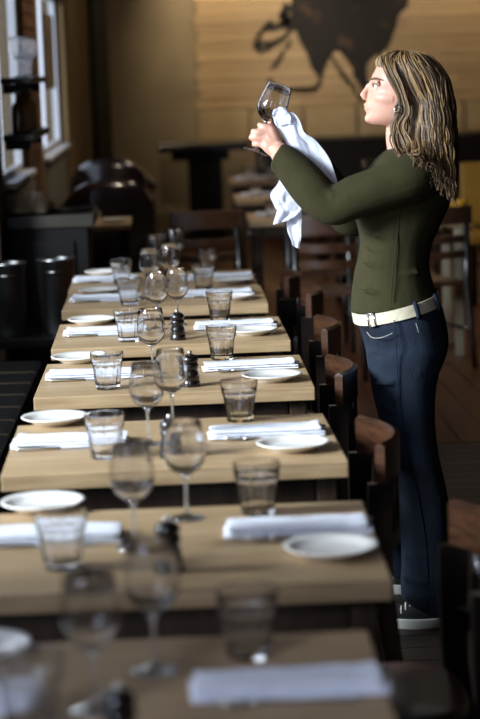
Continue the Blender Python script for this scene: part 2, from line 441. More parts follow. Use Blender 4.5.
def stroke(pts, rad):
    P = smooth_path([tuple(on_y(a, b, BACK-0.03)) for a, b in pts], 6)
    n = len(P); L, R = [], []
    for i, p in enumerate(P):
        a = Vector(P[max(i-1, 0)]); b = Vector(P[min(i+1, n-1)]); t = (b-a).normalized(); nn = Vector((-t.z, 0, t.x))
        rr_ = rad*(0.55+0.45*math.sin(PI*(i+0.8)/n))*random.uniform(0.75, 1.25)
        L.append(Vector(p)+nn*rr_); R.append(Vector(p)-nn*rr_)
    bm = bmesh.new()
    off = Vector((0, BACK, 0))
    lv = [bm.verts.new(v-off) for v in L]; rv = [bm.verts.new(v-off) for v in R]
    for i in range(n-1): bm.faces.new((lv[i], rv[i], rv[i+1], lv[i+1]))
    r = bmesh.ops.extrude_face_region(bm, geom=list(bm.faces))
    for v in [g for g in r['geom'] if isinstance(g, bmesh.types.BMVert)]: v.co.y += 0.004
    return bm
body_o = [(296, -14), (315, -18), (345, -16), (372, -18), (402, -12), (408, 4), (398, 16), (394, 34), (386, 50), (372, 58), (366, 72), (372, 90),
          (366, 98), (356, 80), (350, 64), (338, 52), (328, 60), (322, 76), (312, 70), (308, 56), (300, 40), (292, 24), (290, 6)]
link_mesh('horse_drawing', paint(body_o, 0.012), M['ink'], mural, smooth=False)
for pts, rad in [([(298, 12), (282, 16), (268, 24), (258, 38), (256, 48), (263, 51), (272, 45), (286, 36), (298, 26)], 0.026),
                 ([(262, 30), (272, 28), (284, 24), (300, 14)], 0.03), ([(258, 46), (266, 42), (278, 40)], 0.03),
                 ([(292, 34), (288, 46), (280, 58), (272, 70), (270, 82), (276, 90)], 0.022),
                 ([(276, 90), (296, 90), (310, 90), (318, 86), (322, 74)], 0.028), ([(306, 46), (316, 62), (324, 72)], 0.05),
                 ([(330, 54), (342, 74), (352, 86), (362, 102)], 0.022), ([(288, 4), (284, 18), (292, 30)], 0.05),
                 ([(386, 40), (394, 20), (404, -4)], 0.045), ([(350, 60), (362, 84), (368, 100)], 0.028)]:
    link_mesh('horse_drawing', stroke(pts, rad), M['ink'], mural, smooth=False)
# cream padded panels below the mural, dark ledge under them
pz1, pz0 = mz0-0.012, on_y(300, 138, BACK).z
pan = empty('wall_panelling', (0, BACK, 0)); tag(pan, 'cream padded wall panels in a row under the mural', 'panelling')
bx = [MX0-0.02+i*0.52 for i in range(9)]
for i, (a, b) in enumerate(zip(bx, bx[1:])):
    boxo('panel', M['cream'], pan, a+0.012, b-0.012, -0.06 if i % 2 else -0.045, -0.001, pz0, pz1, 0.012)
# long dark console by the back wall with one broad pedestal
yb = 19.0
a = on_y(158, 146, yb-0.3); b = on_y(247, 146, yb-0.3)
tz = a.z+0.01
con = empty('console_table', ((a.x+b.x)/2, yb-0.05, 0)); tag(con, 'dark wooden console table with one broad pedestal against the back wall', 'console table')
hw = 0.5*(b.x-a.x)
boxo('console_top', M['darkwood'], con, -hw, hw, -0.27, 0.27, tz-0.075, tz, 0.01)
boxo('apron', M['blackwood'], con, -hw*0.72, hw*0.6, -0.18, 0.18, tz-0.16, tz-0.076, 0.01)
boxo('pedestal', M['blackwood'], con, -0.14, 0.18, -0.14, 0.14, 0.06, tz-0.161, 0.01)
boxo('foot', M['blackwood'], con, -0.3, 0.32, -0.2, 0.2, 0.0, 0.059, 0.01)
# long bench with dark back rail under the panels on the right
bx0, bx1 = con.location.x+hw+0.1, 4.7
bench = empty('wall_bench', ((bx0+bx1)/2, 19.15, 0)); tag(bench, 'long dark wooden bench along the back wall under the panels', 'bench')
hw2 = (bx1-bx0)/2
boxo('backrest', M['darkwood'], bench, -hw2, hw2, 0.18, 0.26, 0.50, pz0-0.015, 0.01)
boxo('seat', M['darkwood'], bench, -hw2, hw2, -0.25, 0.17, 0.40, 0.46, 0.01)
boxo('base_panel', M['blackwood'], bench, -hw2+0.05, hw2-0.05, -0.18, 0.2, 0.0, 0.399, 0.01)

# ------------------------------------------------------------------ row of dining tables
TOPZ, TH, TW, TD = 0.75, 0.036, 0.75, 0.617
def make_table(name='dining_table'):
    t = empty(name)
    boxo('tabletop', M['oak'], t, -TW/2, TW/2, 0, TD, TOPZ-TH, TOPZ, 0.003)
    boxo('apron', M['legwood'], t, -TW/2+0.07, TW/2-0.07, 0.05, 0.07, TOPZ-TH-0.07, TOPZ-TH-0.001, 0.003)
    boxo('apron', M['legwood'], t, -TW/2+0.07, TW/2-0.07, TD-0.07, TD-0.05, TOPZ-TH-0.07, TOPZ-TH-0.001, 0.003)
    for sx in (-1, 1):
        for yy in (0.055, TD-0.055):
            boxo('leg', M['legwood'], t, sx*(TW/2-0.045)-0.022, sx*(TW/2-0.045)+0.022, yy-0.022, yy+0.022, 0.0, TOPZ-TH-0.001, 0.004)
    return t
t7 = on_z(366, 629, TOPZ)
TABLES = {1: (-0.050, 7.86, 0.0), 2: (-0.041, 7.216, 0.0), 3: (-0.021, 6.202, 0.008), 4: (-0.014, 5.263, 0.0), 5: (-0.016, 4.235, 0.013),
          6: (-0.034, 3.231, -0.015), 7: (t7.x-TW/2-0.004, t7.y-TD, -0.01)}
ORD = {7: 'nearest table', 6: 'second table from the camera', 5: 'third table from the camera', 4: 'fourth table from the camera',
       3: 'fifth table from the camera', 2: 'sixth table from the camera', 1: 'farthest table of the row'}
proto = make_table()
for n, (tx, ty, a) in TABLES.items():
    o = proto if n == 1 else copy_tree(proto)
    o.location = (tx, ty, 0); o.rotation_euler.z = a
    lab = {7: 'pale wooden two-seat table nearest the camera, cut off by the bottom of the photo', 1: 'pale wooden two-seat table at the far end of the set row'}.get(
        n, 'pale wooden two-seat table, %s in the set row' % ORD[n].replace(' table', ''))
    tag(o, lab, 'table', 'two-seat tables in the set row')

def make_plate():
    bm = bmesh.new()
    lathe(bm, [(0, 0.003), (0.048, 0.003), (0.050, 0.0), (0.054, 0.0), (0.056, 0.004), (0.072, 0.011), (0.0825, 0.0165), (0.0832, 0.0185), (0.082, 0.0195),
               (0.071, 0.0155), (0.062, 0.010), (0.055, 0.0075), (0, 0.007)], 48)
    return link_mesh('bread_plate', bm, M['china'])
def make_tumbler():
    def fac(z, a, r):  # ten flat facets below a round rim
        if z > 0.066: return 1.0
        n = 10; t = (a % (2*PI/n))-PI/n
        e = math.cos(PI/n)/math.cos(t)
        k_ = min(1, (0.066-z)/0.008)
        return 1+(e-1)*k_
    bm = bmesh.new()
    outer = [(0, 0.0), (0.029, 0.0), (0.0305, 0.003), (0.0335, 0.03), (0.0365, 0.058), (0.0378, 0.066), (0.0395, 0.070), (0.0405, 0.080), (0.0425, 0.098), (0.0422, 0.0995)]
    inner = [(0.0405, 0.0985), (0.0388, 0.085), (0.0368, 0.070), (0.0345, 0.062), (0.0315, 0.04), (0.0275, 0.016), (0.024, 0.012), (0, 0.0115)]
    lathe(bm, [(r*1.08, z) for r, z in outer+inner], 60, facet=fac)
    return link_mesh('water_tumbler', bm, M['tumbler'], auto=14)
def make_wineglass(name='wine_glass'):
    t = empty(name)
    bm = bmesh.new()
    lathe(bm, [(0, 0.0), (0.034, 0.0), (0.0345, 0.0012), (0.030, 0.0025), (0.014, 0.005), (0.006, 0.010), (0.0, 0.0105)], 40)
    link_mesh('foot', bm, M['glassfoot'], t)
    bm = bmesh.new()
    lathe(bm, [(0, 0.0107), (0.0048, 0.0108), (0.0040, 0.02), (0.0034, 0.045), (0.0036, 0.07), (0.0055, 0.080), (0.013, 0.0855), (0, 0.0858)], 20)
    link_mesh('stem', bm, M['glassfoot'], t)
    bm = bmesh.new()
    out = [(0, 0.0860), (0.010, 0.0868), (0.021, 0.0915), (0.031, 0.101), (0.0375, 0.113), (0.0398, 0.125), (0.0392, 0.142), (0.0362, 0.165), (0.0325, 0.188), (0.0320, 0.1895)]
    inn = [(0.0312, 0.1885), (0.0349, 0.165), (0.0379, 0.142), (0.0385, 0.125), (0.0362, 0.114), (0.0298, 0.1025), (0.0200, 0.0935), (0.009, 0.0892), (0, 0.0888)]
    lathe(bm, out+inn, 48)
    link_mesh('bowl', bm, M['glass'], t)
    return t
def make_mill():
    t = empty('pepper_mill')
    bm = bmesh.new()
    lathe(bm, [(0, 0), (0.0255, 0), (0.0262, 0.003), (0.0255, 0.012), (0.0235, 0.016), (0.0235, 0.019), (0.0245, 0.021), (0.0225, 0.036), (0.0195, 0.047), (0.0205, 0.050), (0.0225, 0.054),
               (0.0225, 0.059), (0.020, 0.0625), (0, 0.063)], 32)
    link_mesh('body', bm, M['mill'], t)
    bm = bmesh.new()
    lathe(bm, [(0, 0.0635), (0.0185, 0.0635), (0.0215, 0.067), (0.0225, 0.073), (0.0205, 0.080), (0.0145, 0.085), (0.008, 0.087), (0, 0.0872)], 32)
    h = link_mesh('head', bm, M['mill'], t)
    bm = bmesh.new()
    lathe(bm, [(0, 0.0873), (0.004, 0.0873), (0.0065, 0.091), (0.0055, 0.0955), (0, 0.097)], 16)
    link_mesh('knob', bm, M['steel'], h)
    return t
def make_napkin(seed):
    rnd = random.Random(seed)
    bm = bmesh.new(); L = 0.135
    ph = [rnd.uniform(0, 6) for _ in range(6)]
    layers = [(0.000, 0.0062, 0.051, 0.0), (0.0064, 0.0125, 0.0495, 0.004), (0.0127, 0.0200, 0.047, -0.003)]
    for li, (z0, z1, hw_, xo) in enumerate(layers):
        rings = []; n = 26
        for i in range(n+1):
            s = -1+2*i/n
            xx = s*(L-0.004*li)+xo
            end = 1-0.5*max(0, (abs(s)-0.93)/0.07)**2
            puff = 1+0.22*max(0, (s-0.82)/0.18)
            prof = []
            for kk in range(20):
                a_ = 2*PI*kk/20
                ca, sa = math.cos(a_), math.sin(a_)
                yy = hw_*math.copysign(abs(ca)**0.45, ca)+0.0012*math.sin(5*s+ph[li])+0.0005*math.sin(17*s+ph[li+3])
                hz = (z1-z0)/2*math.copysign(abs(sa)**0.6, sa)*end
                zz = (z0+z1)/2+hz
                if li == 2: zz += 0.0007*math.sin(7*s+ph[3]+3*yy/hw_)*(sa > 0)
                if li == 2 and sa > 0: zz *= puff
                prof.append(Vector((xx+0.0015*math.sin(a_*2+ph[5]), yy, max(zz, 0.0))))
            rings.append(prof)
        loft(bm, rings)
    return link_mesh('folded_napkin', bm, M['linen'], auto=50)
def make_knife():
    t = empty('table_knife')
    bm = bmesh.new()
    n = 14; rings = []
    for i in range(n+1):
        s = i/n; xx = 0.0+s*0.115
        wv = 0.0085*(1-0.9*max(0, (s-0.75)/0.25)**2); th = 0.0011
        rings.append([Vector((xx, -wv*0.9, 0.0005)), Vector((xx, wv*0.6, 0.0005)), Vector((xx, wv*0.6, 0.0005+2*th)), Vector((xx, -wv*0.9, 0.001))])
    loft(bm, rings); link_mesh('blade', bm, M['steel'], t, auto=30)
    bm = bmesh.new(); tube(bm, [(-0.105, 0, 0.0044), (-0.095, 0, 0.0048), (-0.05, 0, 0.0042), (-0.001, 0, 0.0036)], [0.004, 0.0062, 0.0054, 0.0042], 12, flat=0.7)
    link_mesh('handle', bm, M['steel'], t)
    return t
def make_fork():
    t = empty('table_fork')
    bm = bmesh.new(); tube(bm, [(-0.10, 0, 0.003), (-0.09, 0, 0.0034), (-0.03, 0, 0.0045), (0.03, 0, 0.0070), (0.045, 0, 0.0055)], [0.0045, 0.0062, 0.0034, 0.0036, 0.0095], 12, flat=0.28)
    link_mesh('handle', bm, M['steel'], t)
    for q in range(4):
        yo = (q-1.5)*0.0052
        bm = bmesh.new(); tube(bm, [(0.0455, yo, 0.0052), (0.06, yo, 0.0040), (0.075, yo, 0.0046), (0.09, yo, 0.008)], [0.0019, 0.0017, 0.0016, 0.0008], 6, flat=0.8)
        link_mesh('tine', bm, M['steel'], t)
    return t
PR = dict(plate=make_plate(), tumbler=make_tumbler(), wine=make_wineglass(), mill=make_mill(), nap=[make_napkin(s) for s in (1, 2, 3)], knife=make_knife(), fork=make_fork())
used = set()
def place(p, loc, rz, label, cat, group=None):
    o = p if p.name not in used else copy_tree(p)
    used.add(p.name)
    o.location = loc; o.rotation_euler = (0, 0, rz)
    return tag(o, label, cat, group)
SET = {
 1: dict(L=((104, 275), (106, 281), (122, 284)), R=((234, 283), (221, 278.3), (208, 272.5)), wine=[(176, 273, 'right'), (158, 281, 'left')], mill=None),
 2: dict(L=((99, 293.5), (106, 300), (129.5, 305)), R=((233, 299.5), (218, 295), (204, 290)), wine=[(151, 299, 'left'), (171, 293, 'right')], mill=None),
 3: dict(L=((92, 323.5), (105, 333.5), (129, 341)), R=((252, 334), (235, 327), (220, 320)), wine=[(158, 329, 'left'), (178, 324.5, 'right')], mill=(178, 339.5)),
 4: dict(L=((79, 361.5), (94, 377), (108, 388.5)), R=((272, 380), (250, 368), (222, 358)), wine=[(153, 375, 'only')], mill=(191, 386)),
 5: dict(L=((55, 423), (71, 444), (106, 457.5)), R=((293, 449), (266, 434.5), (240, 420.5)), wine=[(149, 444, 'left'), (173, 427, 'right')], mill=(171, 457)),
 6: dict(L=((43, 509), (50, 539), (63, 567.5)), R=((331, 554), (298, 531), (258, 513)), wine=[(135, 547, 'left'), (187, 518, 'right')], mill=(169, 571)),
 7: dict(L=((-24, 656), (-58, 708), (32, 728)), R=(None, (289, 689), (249, 655)), wine=[(95, 710, 'left'), (155, 670, 'right')], mill=(121, 757)),
}
E1 = 0.0006
for n, s in SET.items():
    tn = ORD[n]
    for side, sn in (('L', 'left'), ('R', 'right')):
        pl, na, tu = s[side]
        rz = TABLES[n][2]+random.uniform(-0.03, 0.03)
        g = TOPZ+E1
        pn = on_z(na[0], na[1], g); pn.z = g
        rot = rz if side == 'R' else rz+PI
        place(PR['nap'][n % 3], pn, rot, 'folded white napkin on the %s side of the %s' % (sn, tn), 'napkin', 'folded napkins on the table row')
        if pl:
            pp = on_z(pl[0], pl[1], g); pp.z = g
            # keep clear of the napkin
            sg = 1 if side == 'L' else -1
            if (pp.y-pn.y)*sg < 0.142: pp.y = pn.y+sg*0.142
            place(PR['plate'], pp, random.uniform(0, 6), 'small white bread plate on the %s side of the %s' % (sn, tn), 'plate', 'bread plates on the table row')
        pt = on_z(tu[0], tu[1], g); pt.z = g
        sg = -1 if side == 'L' else 1
        if (pt.y-pn.y)*sg < 0.094 and abs(pt.x-pn.x) < 0.175: pt.y = pn.y+sg*0.094
        ylim = TABLES[n][1]
        pt.y = min(max(pt.y, ylim+0.036), ylim+TD-0.036)
        place(PR['tumbler'], pt, random.uniform(0, 6), 'faceted clear water tumbler on the %s side of the %s' % (sn, tn), 'tumbler', 'water tumblers on the table row')
        kd = -1 if side == 'L' else 1
        ky = pn.y+kd*0.061
        if abs(pt.y-ky) < 0.05 and abs(pt.x-pn.x) < 0.16: kx = pn.x+(-0.035 if side == 'L' else 0.05)
        else: kx = pn.x
        place(PR['knife'], (kx+(-0.02 if side == 'L' else 0.04), ky, g), (0 if side == 'L' else PI)+random.uniform(-0.02, 0.02),
              'steel table knife beside the %s napkin of the %s' % (sn, tn), 'knife', 'table knives on the row')
        place(PR['fork'], (pn.x+(0.01 if side == 'L' else -0.01), pn.y-kd*0.064, g), 0 if side == 'L' else PI,
              'steel table fork between %s napkin and plate of the %s' % (sn, tn) if pl else 'steel table fork in front of the right napkin of the nearest table', 'fork', 'table forks on the row')
    for (a, b, sn) in s['wine']:
        pw = on_z(a, b, TOPZ+E1); pw.z = TOPZ+E1
        pw.y = min(max(pw.y, TABLES[n][1]+0.04), TABLES[n][1]+TD-0.04)
        place(PR['wine'], pw, random.uniform(0, 6), ('empty wine glass, %s one of the pair on the %s' % (sn, tn)) if sn != 'only' else 'empty wine glass standing alone on the %s' % tn, 'wine glass', 'wine glasses on the table row')
    if s['mill']:
        pm = on_z(s['mill'][0], s['mill'][1], TOPZ+E1); pm.z = TOPZ+E1
        place(PR['mill'], pm, random.uniform(0, 6), 'small black pepper mill in the middle of the %s' % tn, 'pepper mill', 'pepper mills on the table row')

# ------------------------------------------------------------------ curved-back chairs on the right of the row
def make_chair():
    """sits facing -X; origin on the floor under the middle of the back"""
    t = empty('dining_chair')
    R_, half = 0.335, 0.185
    amax = math.asin(half/R_)
    def arc(n, scale=1.0):
        out = []
        for i in range(n+1):
            a = -amax+2*amax*i/n
            out.append((R_*(math.cos(a)-1)*scale, R_*math.sin(a)*scale, math.cos(a), math.sin(a)))
        return out
    H = 0.765; lean = 0.0
    bm = bmesh.new(); curved_rail(bm, arc(18), H-0.085, H, 0.024); link_mesh('crest_rail', bm, M['crest'], t, auto=40)
    bm = bmesh.new(); curved_rail(bm, arc(18, 0.985), 0.52, 0.56, 0.018); link_mesh('lower_rail', bm, M['darkwood'], t, auto=40)
    ends = arc(18)
    for e in (ends[0], ends[-1]):
        x, y = e[0], e[1]
        bm = bmesh.new()
        rings = []
        for zz, dx, wx, wy in ((0.0, 0.06, 0.018, 0.016), (0.25, 0.022, 0.020, 0.018), (0.45, -0.002, 0.024, 0.018), (0.60, -0.003, 0.026, 0.017), (H-0.086, 0.0, 0.028, 0.014)):
            rings.append([Vector((x+dx-wx, y-wy, zz)), Vector((x+dx+wx, y-wy, zz)), Vector((x+dx+wx, y+wy, zz)), Vector((x+dx-wx, y+wy, zz))])
        loft(bm, rings); link_mesh('back_post', bm, M['darkwood'], t, smooth=False)
    for a in (-0.36, -0.12, 0.12, 0.36):
        x, y = R_*(math.cos(a)-1), R_*math.sin(a)
        bm = bmesh.new(); tube(bm, [(x, y, 0.561), (x, y, H-0.086)], 0.017, 8, flat=0.5, up=(math.cos(a), math.sin(a), 0))
        link_mesh('slat', bm, M['darkwood'], t)
    # seat: rounded trapezoid slab
    bm = bmesh.new(); out = []
    for i in range(40):
        a = 2*PI*i/40; ca, sa = math.cos(a), math.sin(a)
        px_ = -0.255+0.185*math.copysign(abs(ca)**0.55, ca); py_ = (0.175+0.012*(-ca))*math.copysign(abs(sa)**0.55, sa)
        out.append((px_, py_))
    rings = []
    for zz, sc in ((0.425, 0.95), (0.432, 1.0), (0.448, 1.0), (0.455, 0.97), (0.450, 0.7), (0.447, 0.2)):
        rings.append([Vector((-0.255+(a+0.255)*sc, b*sc, zz)) for a, b in out])
    loft(bm, rings); link_mesh('seat', bm, M['crest'], t, auto=50)
    for sy in (-1, 1):
        bm = bmesh.new(); tube(bm, [(-0.405, sy*0.150, 0.424), (-0.41, sy*0.155, 0.2), (-0.42, sy*0.160, 0.0)], [0.021, 0.019, 0.015], 10)
        link_mesh('leg', bm, M['darkwood'], t)
        bm = bmesh.new(); tube(bm, [(-0.398, sy*0.156, 0.2), (-0.07, sy*0.172, 0.2)], 0.010, 8); link_mesh('stretcher', bm, M['darkwood'], t)
    return t
chair = make_chair()
# photo pixels of the crest's outermost point, and the crest height
CH = {1: (0.50, 8.12), 2: (0.545, 7.50), 3: (0.525, 6.50), 4: (0.49, 5.56), 5: (0.487, 4.52), 6: (0.575, 3.56), 7: (0.60, 2.62)}
for n, (xx, yy) in CH.items():
    o = chair if n == 1 else copy_tree(chair)
    o.location = (xx, yy, 0); o.rotation_euler.z = random.uniform(-0.03, 0.03)
    tag(o, 'dark curved-back wooden chair pushed in at the right of the %s' % ORD[n], 'chair', 'curved-back chairs along the row')

# ------------------------------------------------------------------ banquette on the left of the row
bq = empty('banquette', (-0.95, 4.6, 0)); tag(bq, 'long dark striped banquette along the left side of the table row', 'banquette')
boxo('base', M['blackwood'], bq, -0.40, 0.34, -3.2, 3.5, 0.0, 0.30, 0.01)
boxo('seat_cushion', M['fabricdark'], bq, -0.41, 0.40, -3.2, 3.5, 0.301, 0.45, 0.03)
boxo('backrest', M['fabricdark'], bq, -0.43, -0.27, -3.2, 3.5, 0.451, 0.92, 0.03)
for i in range(22):
    yy = -2.6+i*0.27
    bm = bmesh.new(); tube(bm, [(-0.26, yy, 0.453), (0.0, yy+0.035, 0.4535), (0.25, yy+0.06, 0.4535), (0.385, yy+0.08, 0.449), (0.402, yy+0.085, 0.42)], 0.0040, 6)
    link_mesh('stripe', bm, M['piping'], bq)

# ------------------------------------------------------------------ service counter, buckets and clutter at the far left
CY0 = 9.45
st = empty('service_counter', (-0.45, CY0, 0)); tag(st, 'dark service counter with an olive stone top at the far left', 'counter')
cz = on_y(50, 216, CY0).z
cxr = on_y(94, 225, CY0).x
boxo('cabinet', M['blackwood'], st, -0.34, cxr+0.45-0.03, 0.02, 0.5, 0.0, cz-0.06, 0.006)
boxo('countertop', M['stone'], st, -0.345, cxr+0.45, 0.0, 0.52, cz-0.059, cz, 0.006)
boxo('door', M['blackwood'], st, -0.30, -0.02, 0.004, 0.0195, 0.1, cz-0.12, 0.004)
# crumpled beige cloth
def heap(name, m, cx, cyy, z, rx, ry, h, seed, parent=None, ang=0.0, lump=0.2):
    rnd = random.Random(seed); bm = bmesh.new(); rings = []
    for j in range(12):
        t = j/11; rad = math.cos(t*PI/2)**0.7+0.02; zz = z+h*math.sin(t*PI/2)
        ring = []
        for i in range(28):
            a = 2*PI*i/28
            f = 1+lump*math.sin(3*a+seed)+lump*0.6*math.sin(5*a+seed*2+4*t)
            x, y = rx*rad*f*math.cos(a), ry*rad*f*math.sin(a)
            ring.append(Vector((cx+x*math.cos(ang)-y*math.sin(ang), cyy+x*math.sin(ang)+y*math.cos(ang), zz+h*0.12*math.sin(4*a+3*t+seed)*(0 < j < 11))))
        rings.append(ring)
    loft(bm, rings)
    return link_mesh(name, bm, m, parent)
p = on_y(20, 214, CY0+0.25)
tag(heap('cloth_bundle', M['cloth_beige'], -0.66, CY0+0.26, cz+0.008, 0.085, 0.2, 0.085, 3, ang=-0.12), 'crumpled beige cloth bundle on the service counter', 'cloth')
# serving tray with rim
bm = bmesh.new(); lathe(bm, [(0, 0.0), (0.095, 0.0), (0.112, 0.012), (0.114, 0.018), (0.109, 0.017), (0.093, 0.006), (0, 0.006)], 40)
tag(link_mesh('serving_tray', bm, M['blackwood'], loc=(cxr-0.118, CY0+0.26, cz+0.0008)), 'round black serving tray lying on the service counter', 'tray')
def make_bottle(name, m, cap, h=0.3, r=0.037):
    t = empty(name); bm = bmesh.new()
    lathe(bm, [(0, 0), (r, 0), (r*1.02, 0.006), (r, h*0.58), (r*0.8, h*0.68), (r*0.38, h*0.76), (r*0.36, h*0.93), (0, h*0.931)], 24)
    link_mesh('body', bm, m, t)
    bm = bmesh.new(); lathe(bm, [(0, h*0.932), (r*0.42, h*0.932), (r*0.42, h), (0, h*1.002)], 16); link_mesh('cap', bm, cap, t)
    return t
# wall shelf with hanging glasses in front of the near window
SX0 = WALL_B+0.02
def shelf(py, label, y0=9.42, y1=10.6):
    z = on_x(12, py, WALL_B+0.12).z
    o = empty('wall_shelf', (SX0, (y0+y1)/2, z)); tag(o, label, 'shelf', 'shelves across the near left window')
    boxo('shelf_board', M['blackwood'], o, 0.0, 0.15, -(y1-y0)/2, (y1-y0)/2, -0.03, 0.0, 0.004)
    for q in (-0.45, 0.45): boxo('bracket', M['blackwood'], o, 0.0, 0.12, q-0.012, q+0.012, -0.075, -0.031, 0.003)
    return z
for py, label, kind in ((78, 'upper dark shelf of glasses across the near left window', 'g'), (140, 'lower dark shelf of bottles across the near left window', 'b')):
    z = shelf(py, label)
    if kind == 'g':
        for q in range(6):
            o = copy_tree(PR['wine']); o.location = (SX0+0.075, 9.58+q*0.18, z+0.0008)
            tag(o, 'wine glass on the upper left shelf, %s from the camera' % ('first', 'second', 'third', 'fourth', 'fifth', 'sixth')[q], 'wine glass', 'glasses on the upper left shelf')
    else:
        pb = make_bottle('shelf_bottle', mat('dark_amber_glass', srgb(70, 46, 20), rough=0.15, spec=0.6), M['steel'], 0.2, 0.035)
        for q in range(5):
            o = pb if q == 0 else copy_tree(pb)
            o.location = (SX0+0.07, 9.55+q*0.2, z+0.0008)
            tag(o, 'dark amber bottle on the lower left shelf, %s from the camera' % ('first', 'second', 'third', 'fourth', 'fifth')[q], 'bottle', 'bottles on the lower left shelf')
# steel wine buckets on a low dark stand
BY = 8.75
def bucket_px(x0, x1, ytop):
    a, b = on_y(x0, ytop, BY), on_y(x1, ytop, BY)
    return (a.x+b.x)/2, (b.x-a.x)/2, (a.z+b.z)/2
stand_z = 0.47
ls = empty('low_stand', (-0.66, BY, 0)); tag(ls, 'low dark stand carrying the steel wine buckets', 'stand')
boxo('stand_top', M['blackwood'], ls, -0.34, 0.22, -0.16, 0.2, stand_z-0.04, stand_z, 0.005)
for qx in (-0.30, 0.18):
    for qy in (-0.12, 0.16): boxo('leg', M['blackwood'], ls, qx-0.02, qx+0.02, qy-0.02, qy+0.02, 0, stand_z-0.041, 0.004)
def bucket(x, y, r, h, label):
    t = empty('wine_bucket', (x, y, stand_z+0.0008), PI/2); tag(t, label, 'bucket', 'steel wine buckets')
    bm = bmesh.new(); lathe(bm, [(0, 0), (r*0.82, 0), (r*0.84, 0.006), (r*0.97, h-0.012), (r*1.05, h-0.01), (r*1.06, h-0.003), (r*1.02, h), (r*0.95, h-0.004), (r*0.8, 0.012), (0, 0.011)], 40)
    link_mesh('body', bm, M['bucketsteel'], t)
    for sgn in (-1, 1):
        bm = bmesh.new(); tube(bm, [(sgn*r*0.95, -0.035, h*0.84), (sgn*(r+0.02), -0.03, h*0.84), (sgn*(r+0.028), 0, h*0.84), (sgn*(r+0.02), 0.03, h*0.84), (sgn*r*0.95, 0.035, h*0.84)], 0.005, 8)
        link_mesh('handle', bm, M['bucketsteel'], t)
x, r, z = bucket_px(37, 74, 258); bucket(x, BY, r, z-stand_z, 'tall steel wine bucket nearer the tables on the low stand')
x2, r2, z2 = bucket_px(-10, 26, 262); bucket(x2, BY-0.02, r2, z2-stand_z, 'tall steel wine bucket at the left edge of the photo')
# small table with cup behind the counter, black leather armchairs beyond it
SY = 10.75
q0 = on_y(96, 224, SY); q1 = on_y(131, 224, SY)
o = empty('side_table', ((q0.x+q1.x)/2-0.13, SY, 0)); tag(o, 'small wooden side table holding a white cup, behind the counter', 'table')
sz = q1.z
boxo('tabletop', M['oak'], o, -0.22, 0.22, 0, 0.55, sz-0.03, sz, 0.003)
for qx in (-0.18, 0.18):
    for qy in (0.04, 0.51): boxo('leg', M['blackwood'], o, qx-0.02, qx+0.02, qy-0.02, qy+0.02, 0, sz-0.031, 0.003)
px_ = o.location.x
bm = bmesh.new(); lathe(bm, [(0, 0), (0.03, 0), (0.06, 0.008), (0.074, 0.014), (0.072, 0.017), (0.03, 0.006), (0, 0.006)], 32)
tag(link_mesh('saucer', bm, M['china'], loc=(px_+0.13, SY+0.2, sz+0.0008)), 'white saucer on the small side table behind the counter', 'saucer')
cup = empty('coffee_cup', (px_-0.01, SY+0.22, sz+0.0008)); tag(cup, 'white coffee cup on the small side table behind the counter', 'cup')
bm = bmesh.new(); lathe(bm, [(0, 0), (0.025, 0), (0.03, 0.01), (0.04, 0.06), (0.041, 0.07), (0.037, 0.069), (0.027, 0.012), (0, 0.008)], 32); link_mesh('body', bm, M['china'], cup)
bm = bmesh.new(); tube(bm, [(0.036, 0, 0.055), (0.06, 0, 0.052), (0.06, 0, 0.028), (0.032, 0, 0.02)], 0.004, 8); link_mesh('handle', bm, M['china'], cup)
def armchair(x, y, rz, topz, wd, label):
    t = empty('leather_armchair', (x, y, 0), rz); tag(t, label, 'armchair', 'dark leather armchairs at the back left')
    hw_ = wd/2
    boxo('seat', M['leather'], t, -hw_+0.09, hw_-0.09, -0.33, 0.2, 0.2, 0.45, 0.05)
    bm = bmesh.new(); rings = []
    for i in range(17):
        s = -1+2*i/16
        tz_ = topz-0.12*abs(s)**3
        yy = 0.28-0.08*s*s
        rings.append([Vector((s*hw_, yy-0.07, 0.3)), Vector((s*hw_, yy+0.07, 0.3)), Vector((s*hw_, yy+0.085, tz_-0.05)), Vector((s*hw_, yy+0.03, tz_)), Vector((s*hw_, yy-0.05, tz_)), Vector((s*hw_, yy-0.085, tz_-0.06))])
    loft(bm, rings); link_mesh('backrest', bm, M['leather'], t, auto=70)
    for sg in (-1, 1):
        bm = bmesh.new(); tube(bm, [(sg*(hw_-0.04), -0.34, topz-0.24), (sg*(hw_-0.04), -0.3, topz-0.21), (sg*(hw_-0.04), 0.1, topz-0.18), (sg*(hw_-0.04), 0.17, topz-0.16)], [0.04, 0.058, 0.058, 0.05], 14)
        link_mesh('arm_rest', bm, M['leather'], t)
        boxo('side_panel', M['leather'], t, sg*(hw_-0.04)-0.035, sg*(hw_-0.04)+0.035, -0.31, 0.18, 0.12, topz-0.25, 0.02)
        boxo('leg', M['blackwood'], t, sg*(hw_-0.08)-0.02, sg*(hw_-0.08)+0.02, -0.3, -0.26, 0, 0.119, 0.003)
        boxo('leg', M['blackwood'], t, sg*(hw_-0.08)-0.02, sg*(hw_-0.08)+0.02, 0.22, 0.26, 0, 0.299, 0.003)
pA = on_y(84, 180, 12.0); armchair(max(pA.x, WALL_B+0.40), 12.0, PI+0.12, on_y(84, 176, 12.3).z, 0.52, 'dark glossy leather armchair just behind the service counter')
pB = on_y(112, 160, 13.4); armchair(pB.x, 13.5, PI-0.1, on_y(112, 155, 13.8).z, 0.50, 'dark glossy leather armchair farther back toward the plaster wall')

